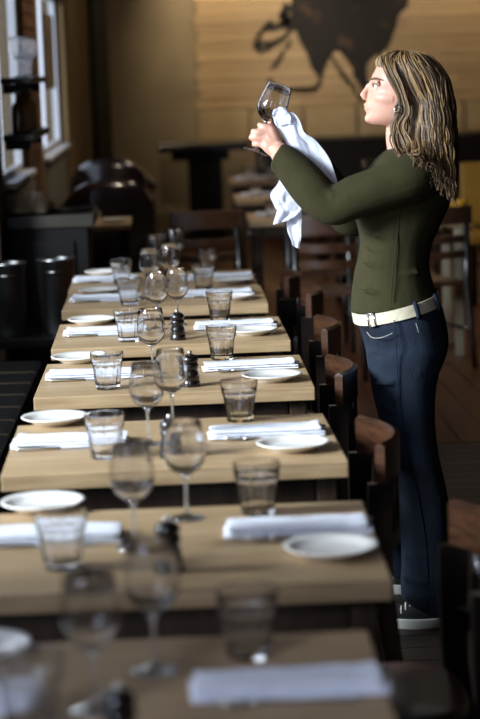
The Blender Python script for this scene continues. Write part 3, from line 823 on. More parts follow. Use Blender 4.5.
# ------------------------------------------------------------------ back room: ladder-back chairs and tables
def make_ladder_chair():
    t = empty('ladderback_chair')   # faces -Y, origin under the back
    for sx in (-1, 1):
        bm = bmesh.new(); tube(bm, [(sx*0.175, 0.07, 0.0), (sx*0.172, 0.03, 0.22), (sx*0.17, 0.0, 0.45), (sx*0.165, 0.02, 0.83)], [0.015, 0.019, 0.021, 0.017], 10)
        link_mesh('back_post', bm, M['darkwood'], t)
        bm = bmesh.new(); tube(bm, [(sx*0.165, -0.36, 0.425), (sx*0.17, -0.37, 0.2), (sx*0.175, -0.39, 0.0)], [0.02, 0.018, 0.014], 10)
        link_mesh('leg', bm, M['darkwood'], t)
        bm = bmesh.new(); tube(bm, [(sx*0.17, -0.35, 0.2), (sx*0.172, 0.01, 0.2)], 0.01, 8); link_mesh('stretcher', bm, M['darkwood'], t)
    for z0, z1, nm in ((0.755, 0.85, 'crest_rail'), (0.66, 0.70, 'slat'), (0.58, 0.62, 'slat')):
        bm = bmesh.new(); rings = []
        for i in range(13):
            s = -1+2*i/12; yy = 0.055-0.04*s*s
            xx = s*(0.195 if nm == 'crest_rail' else 0.15)
            dz = 0.0
            rings.append([Vector((xx, yy-0.009, z0)), Vector((xx, yy+0.009, z0)), Vector((xx, yy+0.009, z1+dz)), Vector((xx, yy-0.009, z1+dz))])
        loft(bm, rings); link_mesh(nm, bm, M['crest'], t, auto=40)
    bm = bmesh.new(); box(bm, -0.19, 0.19, -0.39, -0.025, 0.426, 0.455, 0.008); link_mesh('seat', bm, M['crest'], t, smooth=False)
    return t
lad = make_ladder_chair()
LAD = [(on_y(206, 213, 10.7).x, 10.7, PI+0.08, 'dark ladder-back chair facing away behind the farthest table of the row'),
       (on_z(250, 221, TOPZ).x+TW/2, on_z(250, 221, TOPZ).y-0.06, PI, 'dark ladder-back chair tucked under the back-room table, below the towel'),
       (on_y(328, 240, 10.1).x, 10.1, PI-0.15, 'dark ladder-back chair standing free, seen below the raised elbow of the person'),
       (on_y(437, 240, 10.5).x-0.02, 10.35, PI+0.35, 'dark ladder-back chair at the right behind the person'),
       (on_y(458, 200, 13.6).x, 13.6, PI+0.2, 'dark ladder-back chair deep in the back room at the right'),
       (on_y(385, 160, 16.0).x, 16.0, PI, 'dark ladder-back chair near the back bench behind the person')]
for i, (x, y, rz, lab) in enumerate(LAD):
    o = lad if i == 0 else copy_tree(lad)
    o.location = (x, y, 0); o.rotation_euler.z = rz
    tag(o, lab, 'chair', 'ladder-back chairs in the back room')
def back_table(px, py, lab, front=True):
    c = on_z(px, py, TOPZ)
    o = copy_tree(proto); o.location = (c.x+TW/2, c.y, 0); o.rotation_euler.z = 0
    tag(o, lab, 'table', 'wooden tables in the back room')
    return o
BT = [back_table(250, 221, 'wooden back-room table nearest the person, behind the hanging towel'),
      back_table(236, 200, 'wooden back-room table in the middle, left of the raised hand'),
      back_table(231, 182, 'wooden back-room table farthest back beside the console')]
words = ('nearest', 'middle', 'farthest')
for i, bt in enumerate(BT):
    bx_, by_ = bt.location.x, bt.location.y
    for j, (dx, dy) in enumerate(((-0.12, 0.25), (0.06, 0.4))):
        o = copy_tree(PR['wine']); o.location = (bx_+dx, by_+dy, TOPZ+E1)
        tag(o, 'wine glass on the %s back-room table, the %s one' % (words[i], ('left', 'right')[j]), 'wine glass', 'wine glasses in the back room')
    for j, (dx, dy) in enumerate(((-0.24, 0.17), (0.2, 0.45))):
        o = copy_tree(PR['tumbler']); o.location = (bx_+dx, by_+dy, TOPZ+E1)
        tag(o, 'water tumbler on the %s back-room table, the %s one' % (words[i], ('left', 'right')[j]), 'tumbler', 'tumblers in the back room')
    for j, (dx, dy) in enumerate(((-0.2, 0.35), (0.2, 0.22))):
        o = copy_tree(PR['nap'][i]); o.location = (bx_+dx, by_+dy, TOPZ+E1)
        tag(o, 'folded napkin on the %s back-room table, the %s one' % (words[i], ('left', 'right')[j]), 'napkin', 'napkins in the back room')
# table with pale legs at the right edge, yellow tumbler on it
c = on_z(472, 219, TOPZ)
rt_t = empty('dining_table', (c.x-0.42, c.y, 0)); tag(rt_t, 'wooden table with a pale leg at the right edge behind the person', 'table', 'wooden tables in the back room')
boxo('tabletop', M['oak'], rt_t, 0, 0.42, 0, 0.6, TOPZ-0.036, TOPZ, 0.003)
for qx in (0.05, 0.35):
    for qy in (0.06, 0.54): boxo('leg', M['mint'], rt_t, qx-0.022, qx+0.022, qy-0.022, qy+0.022, 0, TOPZ-0.037, 0.003)
o = copy_tree(PR['tumbler']); p = on_z(437, 213, TOPZ); o.location = (p.x, min(p.y, c.y+0.5), TOPZ+E1)
tag(o, 'water tumbler on the table with the pale leg behind the person', 'tumbler')
def make_yellow_cup(x, y):
    t = empty('mustard_bowl', (x, y, TOPZ+E1)); tag(t, 'small mustard-yellow bowl on the table behind the person', 'bowl')
    bm = bmesh.new(); lathe(bm, [(0, 0), (0.03, 0), (0.032, 0.006), (0.05, 0.05), (0.054, 0.07), (0.05, 0.069), (0.03, 0.012), (0, 0.01)], 32); link_mesh('body', bm, M['yellow'], t)
make_yellow_cup(p.x+0.12, c.y+0.5)
# mustard chair at the right edge
p = on_y(482, 185, 13.2)
t = empty('upholstered_chair', (p.x+0.1, 13.2, 0)); tag(t, 'mustard-yellow upholstered chair at the right edge in the back room', 'chair')
boxo('backrest', M['yellow'], t, -0.22, 0.22, 0.16, 0.22, 0.5, 0.92, 0.02); boxo('seat', M['yellow'], t, -0.22, 0.22, -0.22, 0.15, 0.4, 0.48, 0.02)
for qx in (-0.19, 0.19):
    boxo('leg', M['blackwood'], t, qx-0.018, qx+0.018, -0.2, -0.164, 0, 0.399, 0.003); boxo('leg', M['blackwood'], t, qx-0.018, qx+0.018, 0.17, 0.206, 0, 0.499, 0.003)

# ------------------------------------------------------------------ the woman polishing a glass
YW = 5.65
def wp(px, py, dy=0.0):
    return on_y(px, py, YW+dy)
def remeshed(name, bm, m, parent, voxel=0.006, smooth=4, extra=None):
    me = bpy.data.meshes.new(name+'_raw'); bm.normal_update(); bmesh.ops.recalc_face_normals(bm, faces=bm.faces); bm.to_mesh(me); bm.free()
    o = bpy.data.objects.new(name+'_raw', me); col.objects.link(o)
    r = o.modifiers.new('r', 'REMESH'); r.mode = 'VOXEL'; r.voxel_size = voxel
    if smooth:
        sm = o.modifiers.new('s', 'SMOOTH'); sm.factor = 0.5; sm.iterations = smooth
    dg = bpy.context.evaluated_depsgraph_get(); dg.update()
    me2 = bpy.data.meshes.new_from_object(o.evaluated_get(dg))
    bpy.data.objects.remove(o); bpy.data.meshes.remove(me)
    me2.name = name; me2.materials.clear(); me2.materials.append(m)
    me2.polygons.foreach_set('use_smooth', [True]*len(me2.polygons))
    ob = bpy.data.objects.new(name, me2); col.objects.link(ob); ob.parent = parent
    return ob
def prof_ring(front, back, hw, dyc=0.0, n=28, ex=1.0, egg=0.0, grow=0.0):
    """horizontal body section given by its front and back points in the photo and its half width in metres"""
    a, b = wp(front[0], front[1], dyc), wp(back[0], back[1], dyc)
    c = (a+b)/2; h = (b-a)/2; hl = h.length; hd = h.normalized()
    out = []
    for i in range(n):
        t = 2*PI*i/n; ca, sa = math.cos(t), math.sin(t)
        ca2 = math.copysign(abs(ca)**ex, ca); sa2 = math.copysign(abs(sa)**ex, sa)
        wv = (hw+grow)*sa2*(1+egg*ca2)
        out.append(c+hd*(ca2*(hl+grow))+Vector((0, 1, 0))*wv)
    return out
def dense(rows, n=5):
    return smooth_path(rows, n)
def loft_rows(bm, rows, n=5, ex=0.9, egg=0.0, grow=0.0):
    """rows: (front_x, front_y, back_x, back_y, half_width, dy)"""
    R = [prof_ring((r[0], r[1]), (r[2], r[3]), r[4], r[5], ex=ex, egg=egg, grow=grow) for r in dense(rows, n)]
    loft(bm, R)
def limb(bm, pts, n=6, grow=0.0, seg=18):
    """pts: (px, py, dy, radius)"""
    P = dense(pts, n)
    tube(bm, [wp(p[0], p[1], p[2]) for p in P], [p[3]+grow for p in P], seg)

G = -0.004
TORSO = [(392, 147, 424, 143, 0.060, 0.0), (382, 155, 438, 152, 0.115, 0.0), (373, 165, 447, 162, 0.165, 0.0), (364, 178, 450, 176, 0.178, 0.0), (357, 195, 450, 192, 0.165, 0.0),
         (355, 208, 446, 206, 0.155, 0.0), (358, 221, 439, 222, 0.145, 0.0), (361.5, 240, 431, 240, 0.130, 0.0), (360.5, 254, 428, 252, 0.126, 0.0), (357, 270, 427, 266, 0.132, 0.0),
         (354, 290, 430, 280, 0.150, 0.0), (353, 309, 434, 291, 0.165, 0.0)]
HIPS = [(356, 312, 434, 291, 0.160, 0.0), (358, 322, 439, 303, 0.170, 0.0), (364, 337, 444, 322, 0.178, 0.0), (368, 354, 446, 342, 0.182, 0.0), (370, 370, 441, 360, 0.178, 0.0), (374, 384, 434, 374, 0.16, 0.0)]
LEG_N = [(368, 352, 445, 346, 0.095, -0.088), (370, 369, 440, 362, 0.096, -0.088), (375, 398, 434, 392, 0.086, -0.09), (384, 430, 434, 428, 0.075, -0.092), (392, 460, 438, 458, 0.066, -0.094),
         (398, 485, 444, 484, 0.063, -0.096), (401, 520, 450, 520, 0.066, -0.098), (403, 560, 453, 561, 0.072, -0.10), (402, 584, 454, 597, 0.078, -0.10), (403, 599, 453, 618, 0.080, -0.10)]
LEG_F = [(370, 352, 443, 346, 0.092, 0.088), (372, 369, 438, 362, 0.092, 0.092), (377, 398, 432, 392, 0.082, 0.11), (386, 430, 432, 428, 0.072, 0.13), (394, 458, 436, 456, 0.064, 0.17),
         (396, 482, 440, 481, 0.062, 0.20), (397, 515, 442, 515, 0.064, 0.24), (393, 550, 442, 551, 0.070, 0.27), (391, 575, 442, 578, 0.074, 0.28)]
HEAD = [(400, 52.5, 411, 53, 0.016, 0.0), (388, 56, 424, 57, 0.045, 0.0), (380, 62, 433, 63, 0.062, 0.0), (374.5, 71, 439, 72, 0.073, 0.0), (370.5, 79, 441, 80, 0.0755, 0.0), (369, 84, 441, 86, 0.0745, 0.0),
        (369.5, 89, 440, 92, 0.0735, 0.0), (368.5, 95, 438, 98, 0.0715, 0.0), (367, 101, 434, 105, 0.067, 0.0), (366.2, 107, 428, 110, 0.060, 0.0), (366.6, 112, 420, 115, 0.054, 0.0),
        (365.8, 117, 414, 120, 0.047, 0.0), (366.8, 121, 408, 124, 0.037, 0.0), (370, 124.2, 402, 127, 0.024, 0.0)]
# near (left) arm lifted, elbow low, forearm rising to the fist; far (right) arm behind it holds the towel
ARM_N = [(424, 174, -0.120, 0.060), (412, 178, -0.165, 0.062), (385, 186, -0.175, 0.054), (355, 196, -0.170, 0.049), (334, 203, -0.160, 0.047), (322, 200, -0.150, 0.046), (310, 187, -0.135, 0.044),
         (296, 172, -0.115, 0.038), (284, 159, -0.095, 0.030), (279, 152, -0.085, 0.027)]
ARM_F = [(424, 176, 0.120, 0.058), (412, 182, 0.165, 0.060), (390, 196, 0.175, 0.052), (366, 212, 0.170, 0.047), (351, 217, 0.155, 0.045), (341, 206, 0.140, 0.043), (326, 180, 0.105, 0.036), (312, 156, 0.060, 0.028), (305, 146, 0.040, 0.026)]
woman = empty('person', (wp(420, 622).x, YW, 0))
def par(o):
    o.matrix_parent_inverse = Matrix.Translation(-Vector(woman.location)); return o

# ---- glass axis (foot low left, rim upper right)
HD = -0.055
gfoot = wp(255.5, 152, HD+0.022); grim = wp(280.5, 84, HD+0.022)
gax = (grim-gfoot).normalized()
def gp(s): return gfoot+gax*s          # point along the stem, metres from the foot

bm = bmesh.new()
loft_rows(bm, TORSO, grow=G); loft_rows(bm, HIPS, grow=G); loft_rows(bm, LEG_N, grow=G-0.004); loft_rows(bm, LEG_F, grow=G-0.004)
limb(bm, ARM_N); limb(bm, ARM_F)
loft_rows(bm, HEAD, n=4, ex=0.95, egg=0.10)
limb(bm, [(410, 106, 0, 0.050), (405, 122, 0, 0.050), (404, 135, 0, 0.052), (408, 150, 0, 0.060), (412, 160, 0, 0.07)])
# nose, lips ridge, chin, brow ridge, cheek, ear
limb(bm, [(369.5, 84, 0, 0.0085), (367.3, 89, 0, 0.0085), (364.2, 93.5, 0, 0.0095), (363.0, 96.5, 0, 0.0108)], 4, seg=12)
limb(bm, [(366, 98, -0.010, 0.0068), (364.6, 97.3, 0, 0.0085), (366, 98, 0.010, 0.0068)], 4, seg=10)
limb(bm, [(369.5, 106.5, -0.021, 0.004), (366.8, 105.2, -0.010, 0.0058), (365.9, 104.6, 0, 0.0064), (366.8, 105.2, 0.010, 0.0058), (369.5, 106.5, 0.021, 0.004)], 3, seg=10)
limb(bm, [(369.5, 107.5, -0.019, 0.004), (367.4, 109, -0.009, 0.0060), (366.6, 109.2, 0, 0.0064), (367.4, 109, 0.009, 0.0060), (369.5, 107.5, 0.019, 0.004)], 3, seg=10)
limb(bm, [(370.6, 118.5, -0.014, 0.011), (368.7, 118.6, 0, 0.0125), (370.6, 118.5, 0.014, 0.011)], 3, seg=12)
for sg in (-1, 1):
    limb(bm, [(372.5, 81.5, sg*0.018, 0.006), (374, 81.2, sg*0.035, 0.0068), (379, 82.5, sg*0.050, 0.006)], 3, seg=10)
    limb(bm, [(377.5, 98, sg*0.022, 0.020), (385, 98, sg*0.036, 0.024), (394, 98, sg*0.042, 0.026)], 3, seg=14)
    limb(bm, [(402, 90, sg*0.074, 0.005), (405.5, 91, sg*0.081, 0.007), (405.5, 97, sg*0.081, 0.0065), (402.5, 103, sg*0.076, 0.005), (400, 105.5, sg*0.072, 0.005)], 4, seg=10)
# left hand: back of the hand toward the camera, fingers wrapped round the stem
D = HD
def hp(px, py, d): return (px, py, D+d)
limb(bm, [(281, 154, -0.088, 0.026), (277, 148, D-0.020, 0.024)], 4)
for pts in ([(279, 149), (271, 128)], [(277, 150), (267, 133)], [(275, 152), (264.5, 139)], [(273, 153), (263.5, 145)]):
    (a, b), (c_, d_) = pts
    limb(bm, [(a, b, D-0.020, 0.013), ((a+c_)/2, (b+d_)/2, D-0.020, 0.0125), (c_, d_, D-0.016, 0.0105)], 3, seg=12)
FING = [  # (mcp, pip, dip, tip) as px, py, depth offset
    ((271, 128, -0.016), (262.0, 126.0, -0.010), (260.5, 125.0, 0.024), (268.0, 126.0, 0.036)),
    ((267, 133, -0.016), (255.5, 132.0, -0.012), (254.5, 131.5, 0.026), (264.0, 133.0, 0.040)),
    ((264.5, 139, -0.016), (253.0, 137.5, -0.010), (252.5, 138.0, 0.026), (261.0, 140.0, 0.040)),
    ((263.5, 145, -0.016), (255.5, 144.2, -0.010), (254.8, 144.8, 0.020), (261.0, 146.5, 0.032))]
for (m0, p1, d1, t1), rd in zip(FING, (0.0090, 0.0092, 0.0088, 0.0078)):
    P = [(m0[0], m0[1], D+m0[2], rd*1.08), (p1[0], p1[1], D+p1[2], rd), (d1[0], d1[1], D+d1[2], rd*0.92), (t1[0], t1[1], D+t1[2], rd*0.78)]
    limb(bm, P, 5, seg=10)
limb(bm, [(278, 146, D-0.010, 0.014), (276, 137, D+0.012, 0.0125), (272.5, 127, D+0.022, 0.0105), (269.5, 120.5, D+0.012, 0.0085)], 5, seg=12)   # thumb along the stem
# right hand inside the towel
limb(bm, [(306, 148, 0.040, 0.026), (298, 136, 0.015, 0.026), (290, 126, -0.005, 0.022)], 4)
for q in range(4):
    limb(bm, [(290+q*2.2, 126-q*0.6, -0.005+0.004*q, 0.0095), (284+q*2.0, 118-q, -0.02+0.003*q, 0.0088), (281+q*1.6, 114.5-q, -0.018, 0.008)], 4, seg=10)
limb(bm, [(296, 134, -0.005, 0.013), (287, 128, -0.022, 0.0105), (281, 121, -0.024, 0.0088)], 4, seg=10)
body = par(remeshed('body', bm, M['skin'], woman, voxel=0.0036, smooth=3))

# ---- clothing
bm = bmesh.new()
loft_rows(bm, TORSO[:-1]+[(352.5, 312, 434.5, 293, 0.168, 0.0)], grow=0.005)
SL_N = [(p[0], p[1], p[2], p[3]+0.011) for p in ARM_N[:-2]]
SL_N = [(424, 174, -0.120, 0.066), (412, 178, -0.165, 0.068), (385, 187, -0.175, 0.062), (355, 197, -0.170, 0.060), (336, 206, -0.160, 0.054), (324, 202, -0.150, 0.055), (311, 189, -0.136, 0.057),
        (298, 174, -0.118, 0.053), (286, 162, -0.100, 0.046), (277.5, 157, -0.090, 0.043)]
limb(bm, SL_N)
limb(bm, [(p[0], p[1], p[2], p[3]+0.012) for p in ARM_F[:-1]])
# bust and soft folds
for dy in (-0.07, 0.07):
    limb(bm, [(368, 196, dy, 0.055), (364, 204, dy, 0.058), (366, 212, dy, 0.052)], 4)
for (x0, y0, x1, y1, d, r) in ((362, 246, 398, 252, -0.105, 0.006), (360, 262, 404, 268, -0.115, 0.006), (372, 276, 420, 272, -0.130, 0.006), (358, 232, 392, 238, -0.118, 0.005), (405, 258, 426, 246, -0.10, 0.007),
                               (356, 288, 396, 294, -0.135, 0.006), (400, 240, 430, 230, -0.11, 0.006)):
    limb(bm, [(x0, y0, d*0.75, r*0.7), ((x0+x1)/2, (y0+y1)/2+2, d-0.007, r*0.9), (x1, y1, d+0.004, r*0.6)], 5, seg=10)
for (x0, y0, x1, y1, d) in ((334, 192, 344, 207, -0.215), (341, 190, 350, 206, -0.220), (328, 190, 334, 204, -0.205)):
    limb(bm, [(x0, y0, d+0.022, 0.006), ((x0+x1)/2+2, (y0+y1)/2, d, 0.009), (x1, y1, d+0.012, 0.006)], 4, seg=10)
shirt = par(remeshed('shirt', bm, M['shirt'], woman, voxel=0.006, smooth=5)); tag(shirt, 'dark olive long-sleeved jersey top')
bm = bmesh.new(); limb(bm, [(413, 184, -0.222, 0.0016), (409, 200, -0.17, 0.0016)], 4, seg=6)
# side seam of the top
seam = bmesh.new()
P = dense([(401, 202, -0.163), (399, 220, -0.152), (397, 240, -0.139), (394, 262, -0.137), (392, 282, -0.154), (391, 302, -0.170)], 6)
tube(seam, [wp(p[0], p[1], p[2]) for p in P], 0.0016, 6)
so = link_mesh('side_seam', seam, M['shirt']); so.parent = shirt
bm.free()

bm = bmesh.new()
loft_rows(bm, HIPS, grow=0.004); loft_rows(bm, LEG_N, grow=0.004); loft_rows(bm, LEG_F, grow=0.004)
for (x0, y0, x1, y1, d, r) in ((372, 384, 410, 378, -0.182, 0.007), (400, 376, 436, 366, -0.18, 0.007), (396, 470, 432, 476, -0.155, 0.008), (400, 488, 440, 486, -0.157, 0.008), (404, 556, 446, 548, -0.168, 0.008),
                               (402, 578, 448, 584, -0.176, 0.009), (404, 598, 450, 592, -0.178, 0.009), (378, 404, 408, 412, -0.168, 0.006)):
    limb(bm, [(x0, y0, d+0.03, r*0.6), ((x0+x1)/2, (y0+y1)/2+2, d, r), (x1, y1, d+0.03, r*0.6)], 5, seg=10)
jeans = par(remeshed('jeans', bm, M['denim'], woman, voxel=0.007, smooth=4)); tag(jeans, 'faded blue boot-cut jeans')
def stitchline(pts, name='stitching', r=0.0016, m='stitch'):
    b_ = bmesh.new(); P = dense(pts, 6)
    tube(b_, [wp(p[0], p[1], p[2]) for p in P], r, 6)
    o = link_mesh(name, b_, M[m]); o.parent = jeans
stitchline([(394, 320, -0.180), (396, 345, -0.192), (397, 372, -0.190), (398, 400, -0.183), (404, 440, -0.172), (414, 480, -0.164), (424, 530, -0.169), (428, 580, -0.179), (427, 610, -0.184)], 'side_seam', 0.0014, 'denim')
stitchline([(367, 332, -0.120), (372, 337.5, -0.150), (382, 337.5, -0.174), (393, 333, -0.185)])
stitchline([(416, 323, -0.173), (418, 330, -0.176), (420, 342, -0.176), (421, 358, -0.172)])
# belt follows the slanted waist
rows = [prof_ring((355, 311.5), (434.2, 290.5), 0.166, 0.0, n=48, grow=0.009, ex=0.9), prof_ring((357.2, 322), (437.6, 301.5), 0.169, 0.0, n=48, grow=0.010, ex=0.9)]
rin = [prof_ring((355, 311.5), (434.2, 290.5), 0.166, 0.0, n=48, grow=0.0045, ex=0.9), prof_ring((357.2, 322), (437.6, 301.5), 0.169, 0.0, n=48, grow=0.0055, ex=0.9)]
bm = bmesh.new(); loft(bm, [rin[1], rows[1], rows[0], rin[0]], caps=False)
a_ = [list(r) for r in (rin[1], rin[0])]; loft(bm, [rin[0], rin[1]], caps=False)
belt = par(link_mesh('belt', bm, M['belt'], woman, auto=40)); tag(belt, 'cream leather belt with a metal buckle')
def beltpt(ang, f, out):
    r = prof_ring((355+2.2*f, 311.5+10.5*f), (434.2+3.4*f, 290.5+11*f), 0.166, 0.0, n=72, grow=out, ex=0.9)
    return r[int(round(ang/(2*PI)*72)) % 72]
for ang, nm in ((4.02, 'buckle'), (4.95, 'belt_loop'), (5.6, 'belt_loop')):
    bm = bmesh.new(); d_ = 0.10 if nm == 'buckle' else 0.045
    a0, a1, b0, b1 = beltpt(ang-d_, -0.05, 0.012), beltpt(ang+d_, -0.05, 0.012), beltpt(ang-d_, 1.05, 0.013), beltpt(ang+d_, 1.05, 0.013)
    if nm == 'buckle':
        for p_, q_ in ((a0, a1), (a1, b1), (b1, b0), (b0, a0)): tube(bm, [p_, q_], 0.0032, 8)
        o = link_mesh(nm, bm, M['silver']); o.parent = belt
    else:
        e = beltpt(ang, -0.15, 0.011), beltpt(ang, -0.05, 0.0145), beltpt(ang, 0.5, 0.0150), beltpt(ang, 1.05, 0.0155), beltpt(ang, 1.2, 0.011)
        tube(bm, e, 0.006, 8); o = link_mesh(nm, bm, M['denim']); o.parent = jeans
# sneakers
def sneaker(toe_px, heel_px, gy, label):
    """low canvas sneaker; toe and heel given on the floor line of the photo"""
    a, b = on_y(toe_px[0], toe_px[1], gy), on_y(heel_px[0], heel_px[1], gy)
    L = b.x-a.x
    def outline(s, off=0.0):     # s 0 toe .. 1 heel -> half width
        return (0.046*math.sin(PI*min(1, (s+0.02)/0.62)/2)**0.6 if s < 0.6 else 0.046-0.012*((s-0.6)/0.4)**2)+off
    bm = bmesh.new(); bot, mid, top = [], [], []
    N = 24
    path = [(s/N, 1) for s in range(N+1)]+[(s/N, -1) for s in range(N, -1, -1)]
    def P(s, sg, z, off): return Vector((a.x+L*(s*(1+0.0)), gy+sg*max(0.004, outline(s, off)), z))
    loft(bm, [[P(s, sg, 0.0005, 0.0) for s, sg in path], [P(s, sg, 0.004, 0.002) for s, sg in path], [P(s, sg, 0.027, 0.002) for s, sg in path], [P(s, sg, 0.030, -0.002) for s, sg in path]])
    sole = par(link_mesh('shoe_sole', bm, M['rubber'], woman, auto=40))
    bm = bmesh.new(); rings = []
    for i in range(15):
        s = 0.02+0.96*i/14
        hgt = 0.045+0.075*max(0, min(1, (s-0.15)/0.5))**1.3
        wv = max(0.006, outline(s, -0.002))
        ring = []
        for k in range(16):
            t = PI*k/15
            ring.append(Vector((a.x+L*s, gy+wv*math.cos(t)*(1-0.25*math.sin(t)), 0.029+(hgt-0.029)*math.sin(t)**0.7)))
        rings.append(ring)
    loft(bm, rings)
    up = par(link_mesh('shoe_upper', bm, M['canvas'], woman, auto=60)); tag(up, label)
    for i in range(4):
        s = 0.24+0.075*i; hgt = 0.045+0.075*max(0, min(1, (s-0.15)/0.5))**1.3+0.003
        bm = bmesh.new(); tube(bm, [(a.x+L*s, gy-0.025, hgt-0.012), (a.x+L*(s+0.02), gy, hgt+0.002), (a.x+L*(s+0.04), gy+0.025, hgt-0.010)], 0.0025, 6)
        o = link_mesh('lace', bm, M['rubber']); o.parent = up
sneaker((386, 626), (446, 626), YW-0.10, 'black canvas sneaker with white rubber sole')
sneaker((378, 592), (438, 592), YW+0.28, 'black canvas sneaker with white rubber sole, behind the other')

# ---- face details
for sg in (-1, 1):
    e = wp(376.9, 85.6, sg*0.0335)
    bm = bmesh.new(); bmesh.ops.create_uvsphere(bm, u_segments=20, v_segments=14, radius=0.0105)
    eye = par(link_mesh('eye', bm, M['eyewhite'], woman, loc=e))
    bm = bmesh.new(); bmesh.ops.create_uvsphere(bm, u_segments=16, v_segments=10, radius=0.0056)
    io = link_mesh('iris', bm, M['iris']); io.parent = eye; io.location = (-0.0062, sg*0.002, 0.0)
    bm = bmesh.new(); P = dense([(372.6, 85.0, sg*0.026), (373.2, 84.0, sg*0.034), (375.6, 84.0, sg*0.043), (378.6, 85.6, sg*0.048)], 4)
    tube(bm, [wp(*p) for p in P], 0.0021, 6); par(link_mesh('eyelash', bm, M['brow'], woman))
    bm = bmesh.new(); P = dense([(373.4, 83.0, sg*0.026), (374.2, 82.6, sg*0.034), (376.2, 82.8, sg*0.042), (379.6, 84.6, sg*0.047)], 4)
    tube(bm, [wp(*p) for p in P], 0.0042, 8); par(link_mesh('eyelid', bm, M['skin'], woman))
    bm = bmesh.new(); P = dense([(369.5, 80.4, sg*0.016), (371.3, 79.0, sg*0.032), (376, 78.2, sg*0.047), (381.5, 80, sg*0.058)], 4)
    tube(bm, [wp(*p) for p in P], [0.0016, 0.0024, 0.0028, 0.0028, 0.0028, 0.0028, 0.0028, 0.0026, 0.0024, 0.002, 0.0018, 0.0016, 0.0012][:len(P)], 6); par(link_mesh('eyebrow', bm, M['brow'], woman))
for dz, nm in ((0, 'lip'), (4.0, 'lip')):
    bm = bmesh.new(); P = dense([(369.6, 106.4+dz*0.3, -0.019), (366.2+dz*0.15, 105.0+dz, -0.009), (365.2+dz*0.15, 104.6+dz, 0), (366.2+dz*0.15, 105.0+dz, 0.009), (369.6, 106.4+dz*0.3, 0.019)], 4)
    n_ = len(P); tube(bm, [wp(*p) for p in P], [0.0014+0.0030*math.sin(PI*i/(n_-1)) for i in range(n_)], 8); par(link_mesh(nm, bm, M['lip'], woman))
bm = bmesh.new(); c_ = wp(397.5, 109, -0.106)
tube(bm, [c_+Vector((0.0085*math.cos(t), 0.003*math.sin(t), 0.0105*math.sin(t))) for t in [2*PI*i/20 for i in range(21)]], 0.0017, 6)
par(tag(link_mesh('earring', bm, M['silver'], woman), 'small silver hoop earring'))

# ---- hair: full shape plus many wavy locks lying over it
HAIR = [(397, 50.5, 411, 51, 0.018, 0.004), (386, 54, 425, 54, 0.048, 0.004), (379, 60, 434, 61, 0.068, 0.004), (379.5, 68, 441, 69, 0.080, 0.004), (384, 77, 446, 78, 0.085, 0.004), (390, 87, 449, 88, 0.086, 0.004),
        (397, 98, 451.5, 99, 0.087, 0.005), (401, 110, 453, 111, 0.091, 0.006), (400, 122, 453.5, 123, 0.095, 0.006), (398, 134, 454, 135, 0.098, 0.006), (398, 146, 455, 147, 0.105, 0.006), (404, 160, 455, 160, 0.115, 0.006),
        (416, 174, 455, 174, 0.125, 0.006), (428, 188, 454, 188, 0.115, 0.006), (437, 200, 452, 201, 0.08, 0.006)]
bm = bmesh.new()
loft_rows(bm, HAIR, n=4, ex=0.95, egg=0.06, grow=-0.004)
hair = par(link_mesh('hair', bm, M['hair'], woman)); tag(hair, 'long wavy dirty-blonde hair over the shoulder')
HR = dense(HAIR, 6); rnd = random.Random(11)
bm = bmesh.new()
nl = 620
for q in range(nl):
    th = 2*PI*q/nl+rnd.uniform(-0.05, 0.05)
    t0, t1 = rnd.uniform(0.0, 0.30), rnd.uniform(0.58, 1.0)
    i0, i1 = int(t0*(len(HR)-1)), int(t1*(len(HR)-1))
    amp = rnd.uniform(0.04, 0.13); fr_ = rnd.uniform(0.11, 0.20); ph = rnd.uniform(0, 6); lift = rnd.uniform(-0.003, 0.007)
    pts, rad = [], []
    base = rnd.uniform(0.0022, 0.0050)
    for i in range(i0, i1+1, 2):
        r = HR[i]; f = (i-i0)/max(1, i1-i0)
        tt = th+amp*math.sin(fr_*i+ph)*(0.3+f)
        a_, b_ = wp(r[0], r[1], r[5]), wp(r[2], r[3], r[5])
        c_ = (a_+b_)/2; h_ = (b_-a_)/2; hl = h_.length+lift+0.004*math.sin(fr_*1.7*i+ph)*f; hd = h_.normalized()
        ca, sa = math.cos(tt), math.sin(tt)
        pts.append(c_+hd*(ca*hl)+Vector((0, 1, 0))*((r[4]+lift+0.005*math.sin(fr_*1.3*i+2*ph)*f)*sa*(1+0.06*ca)))
        rad.append(base*(0.45+0.55*math.sin(PI*min(1, 0.12+f*0.85))))
    if len(pts) > 4:
        tube(bm, pts, rad, 6, flat=0.6)
# loose face-framing strands, near and far side
for sg in (-1, 1):
    for q in range(70):
        o_ = rnd.uniform(-3, 9); e_ = rnd.uniform(-5, 9); w_ = rnd.uniform(-2.5, 2.5); ly = rnd.uniform(0.0, 0.008)
        P = dense([(386+o_*1.6, 54.5+abs(o_-3)*0.3, sg*0.030), (386+o_, 66+rnd.uniform(-2, 2), sg*(0.066+ly)), (393+o_*0.9+w_*0.3, 82, sg*(0.080+ly)), (400+o_*0.7, 97, sg*(0.087+ly)), (400+o_*0.9+w_, 112, sg*(0.092+ly)), (396+o_*1.1-w_, 126, sg*(0.092+ly)),
                   (396+o_*1.5+w_, 140, sg*(0.100+ly)), (402+o_*1.8+e_*0.5, 154+e_*1.2, sg*(0.118+ly))], 4)
        if sg > 0: P = [(p[0]-3*max(0, (p[1]-110)/40), p[1], p[2]) for p in P]
        n_ = len(P); tube(bm, [wp(*p) for p in P], [0.0012+0.0028*math.sin(PI*i/(n_-1)) for i in range(n_)], 5)
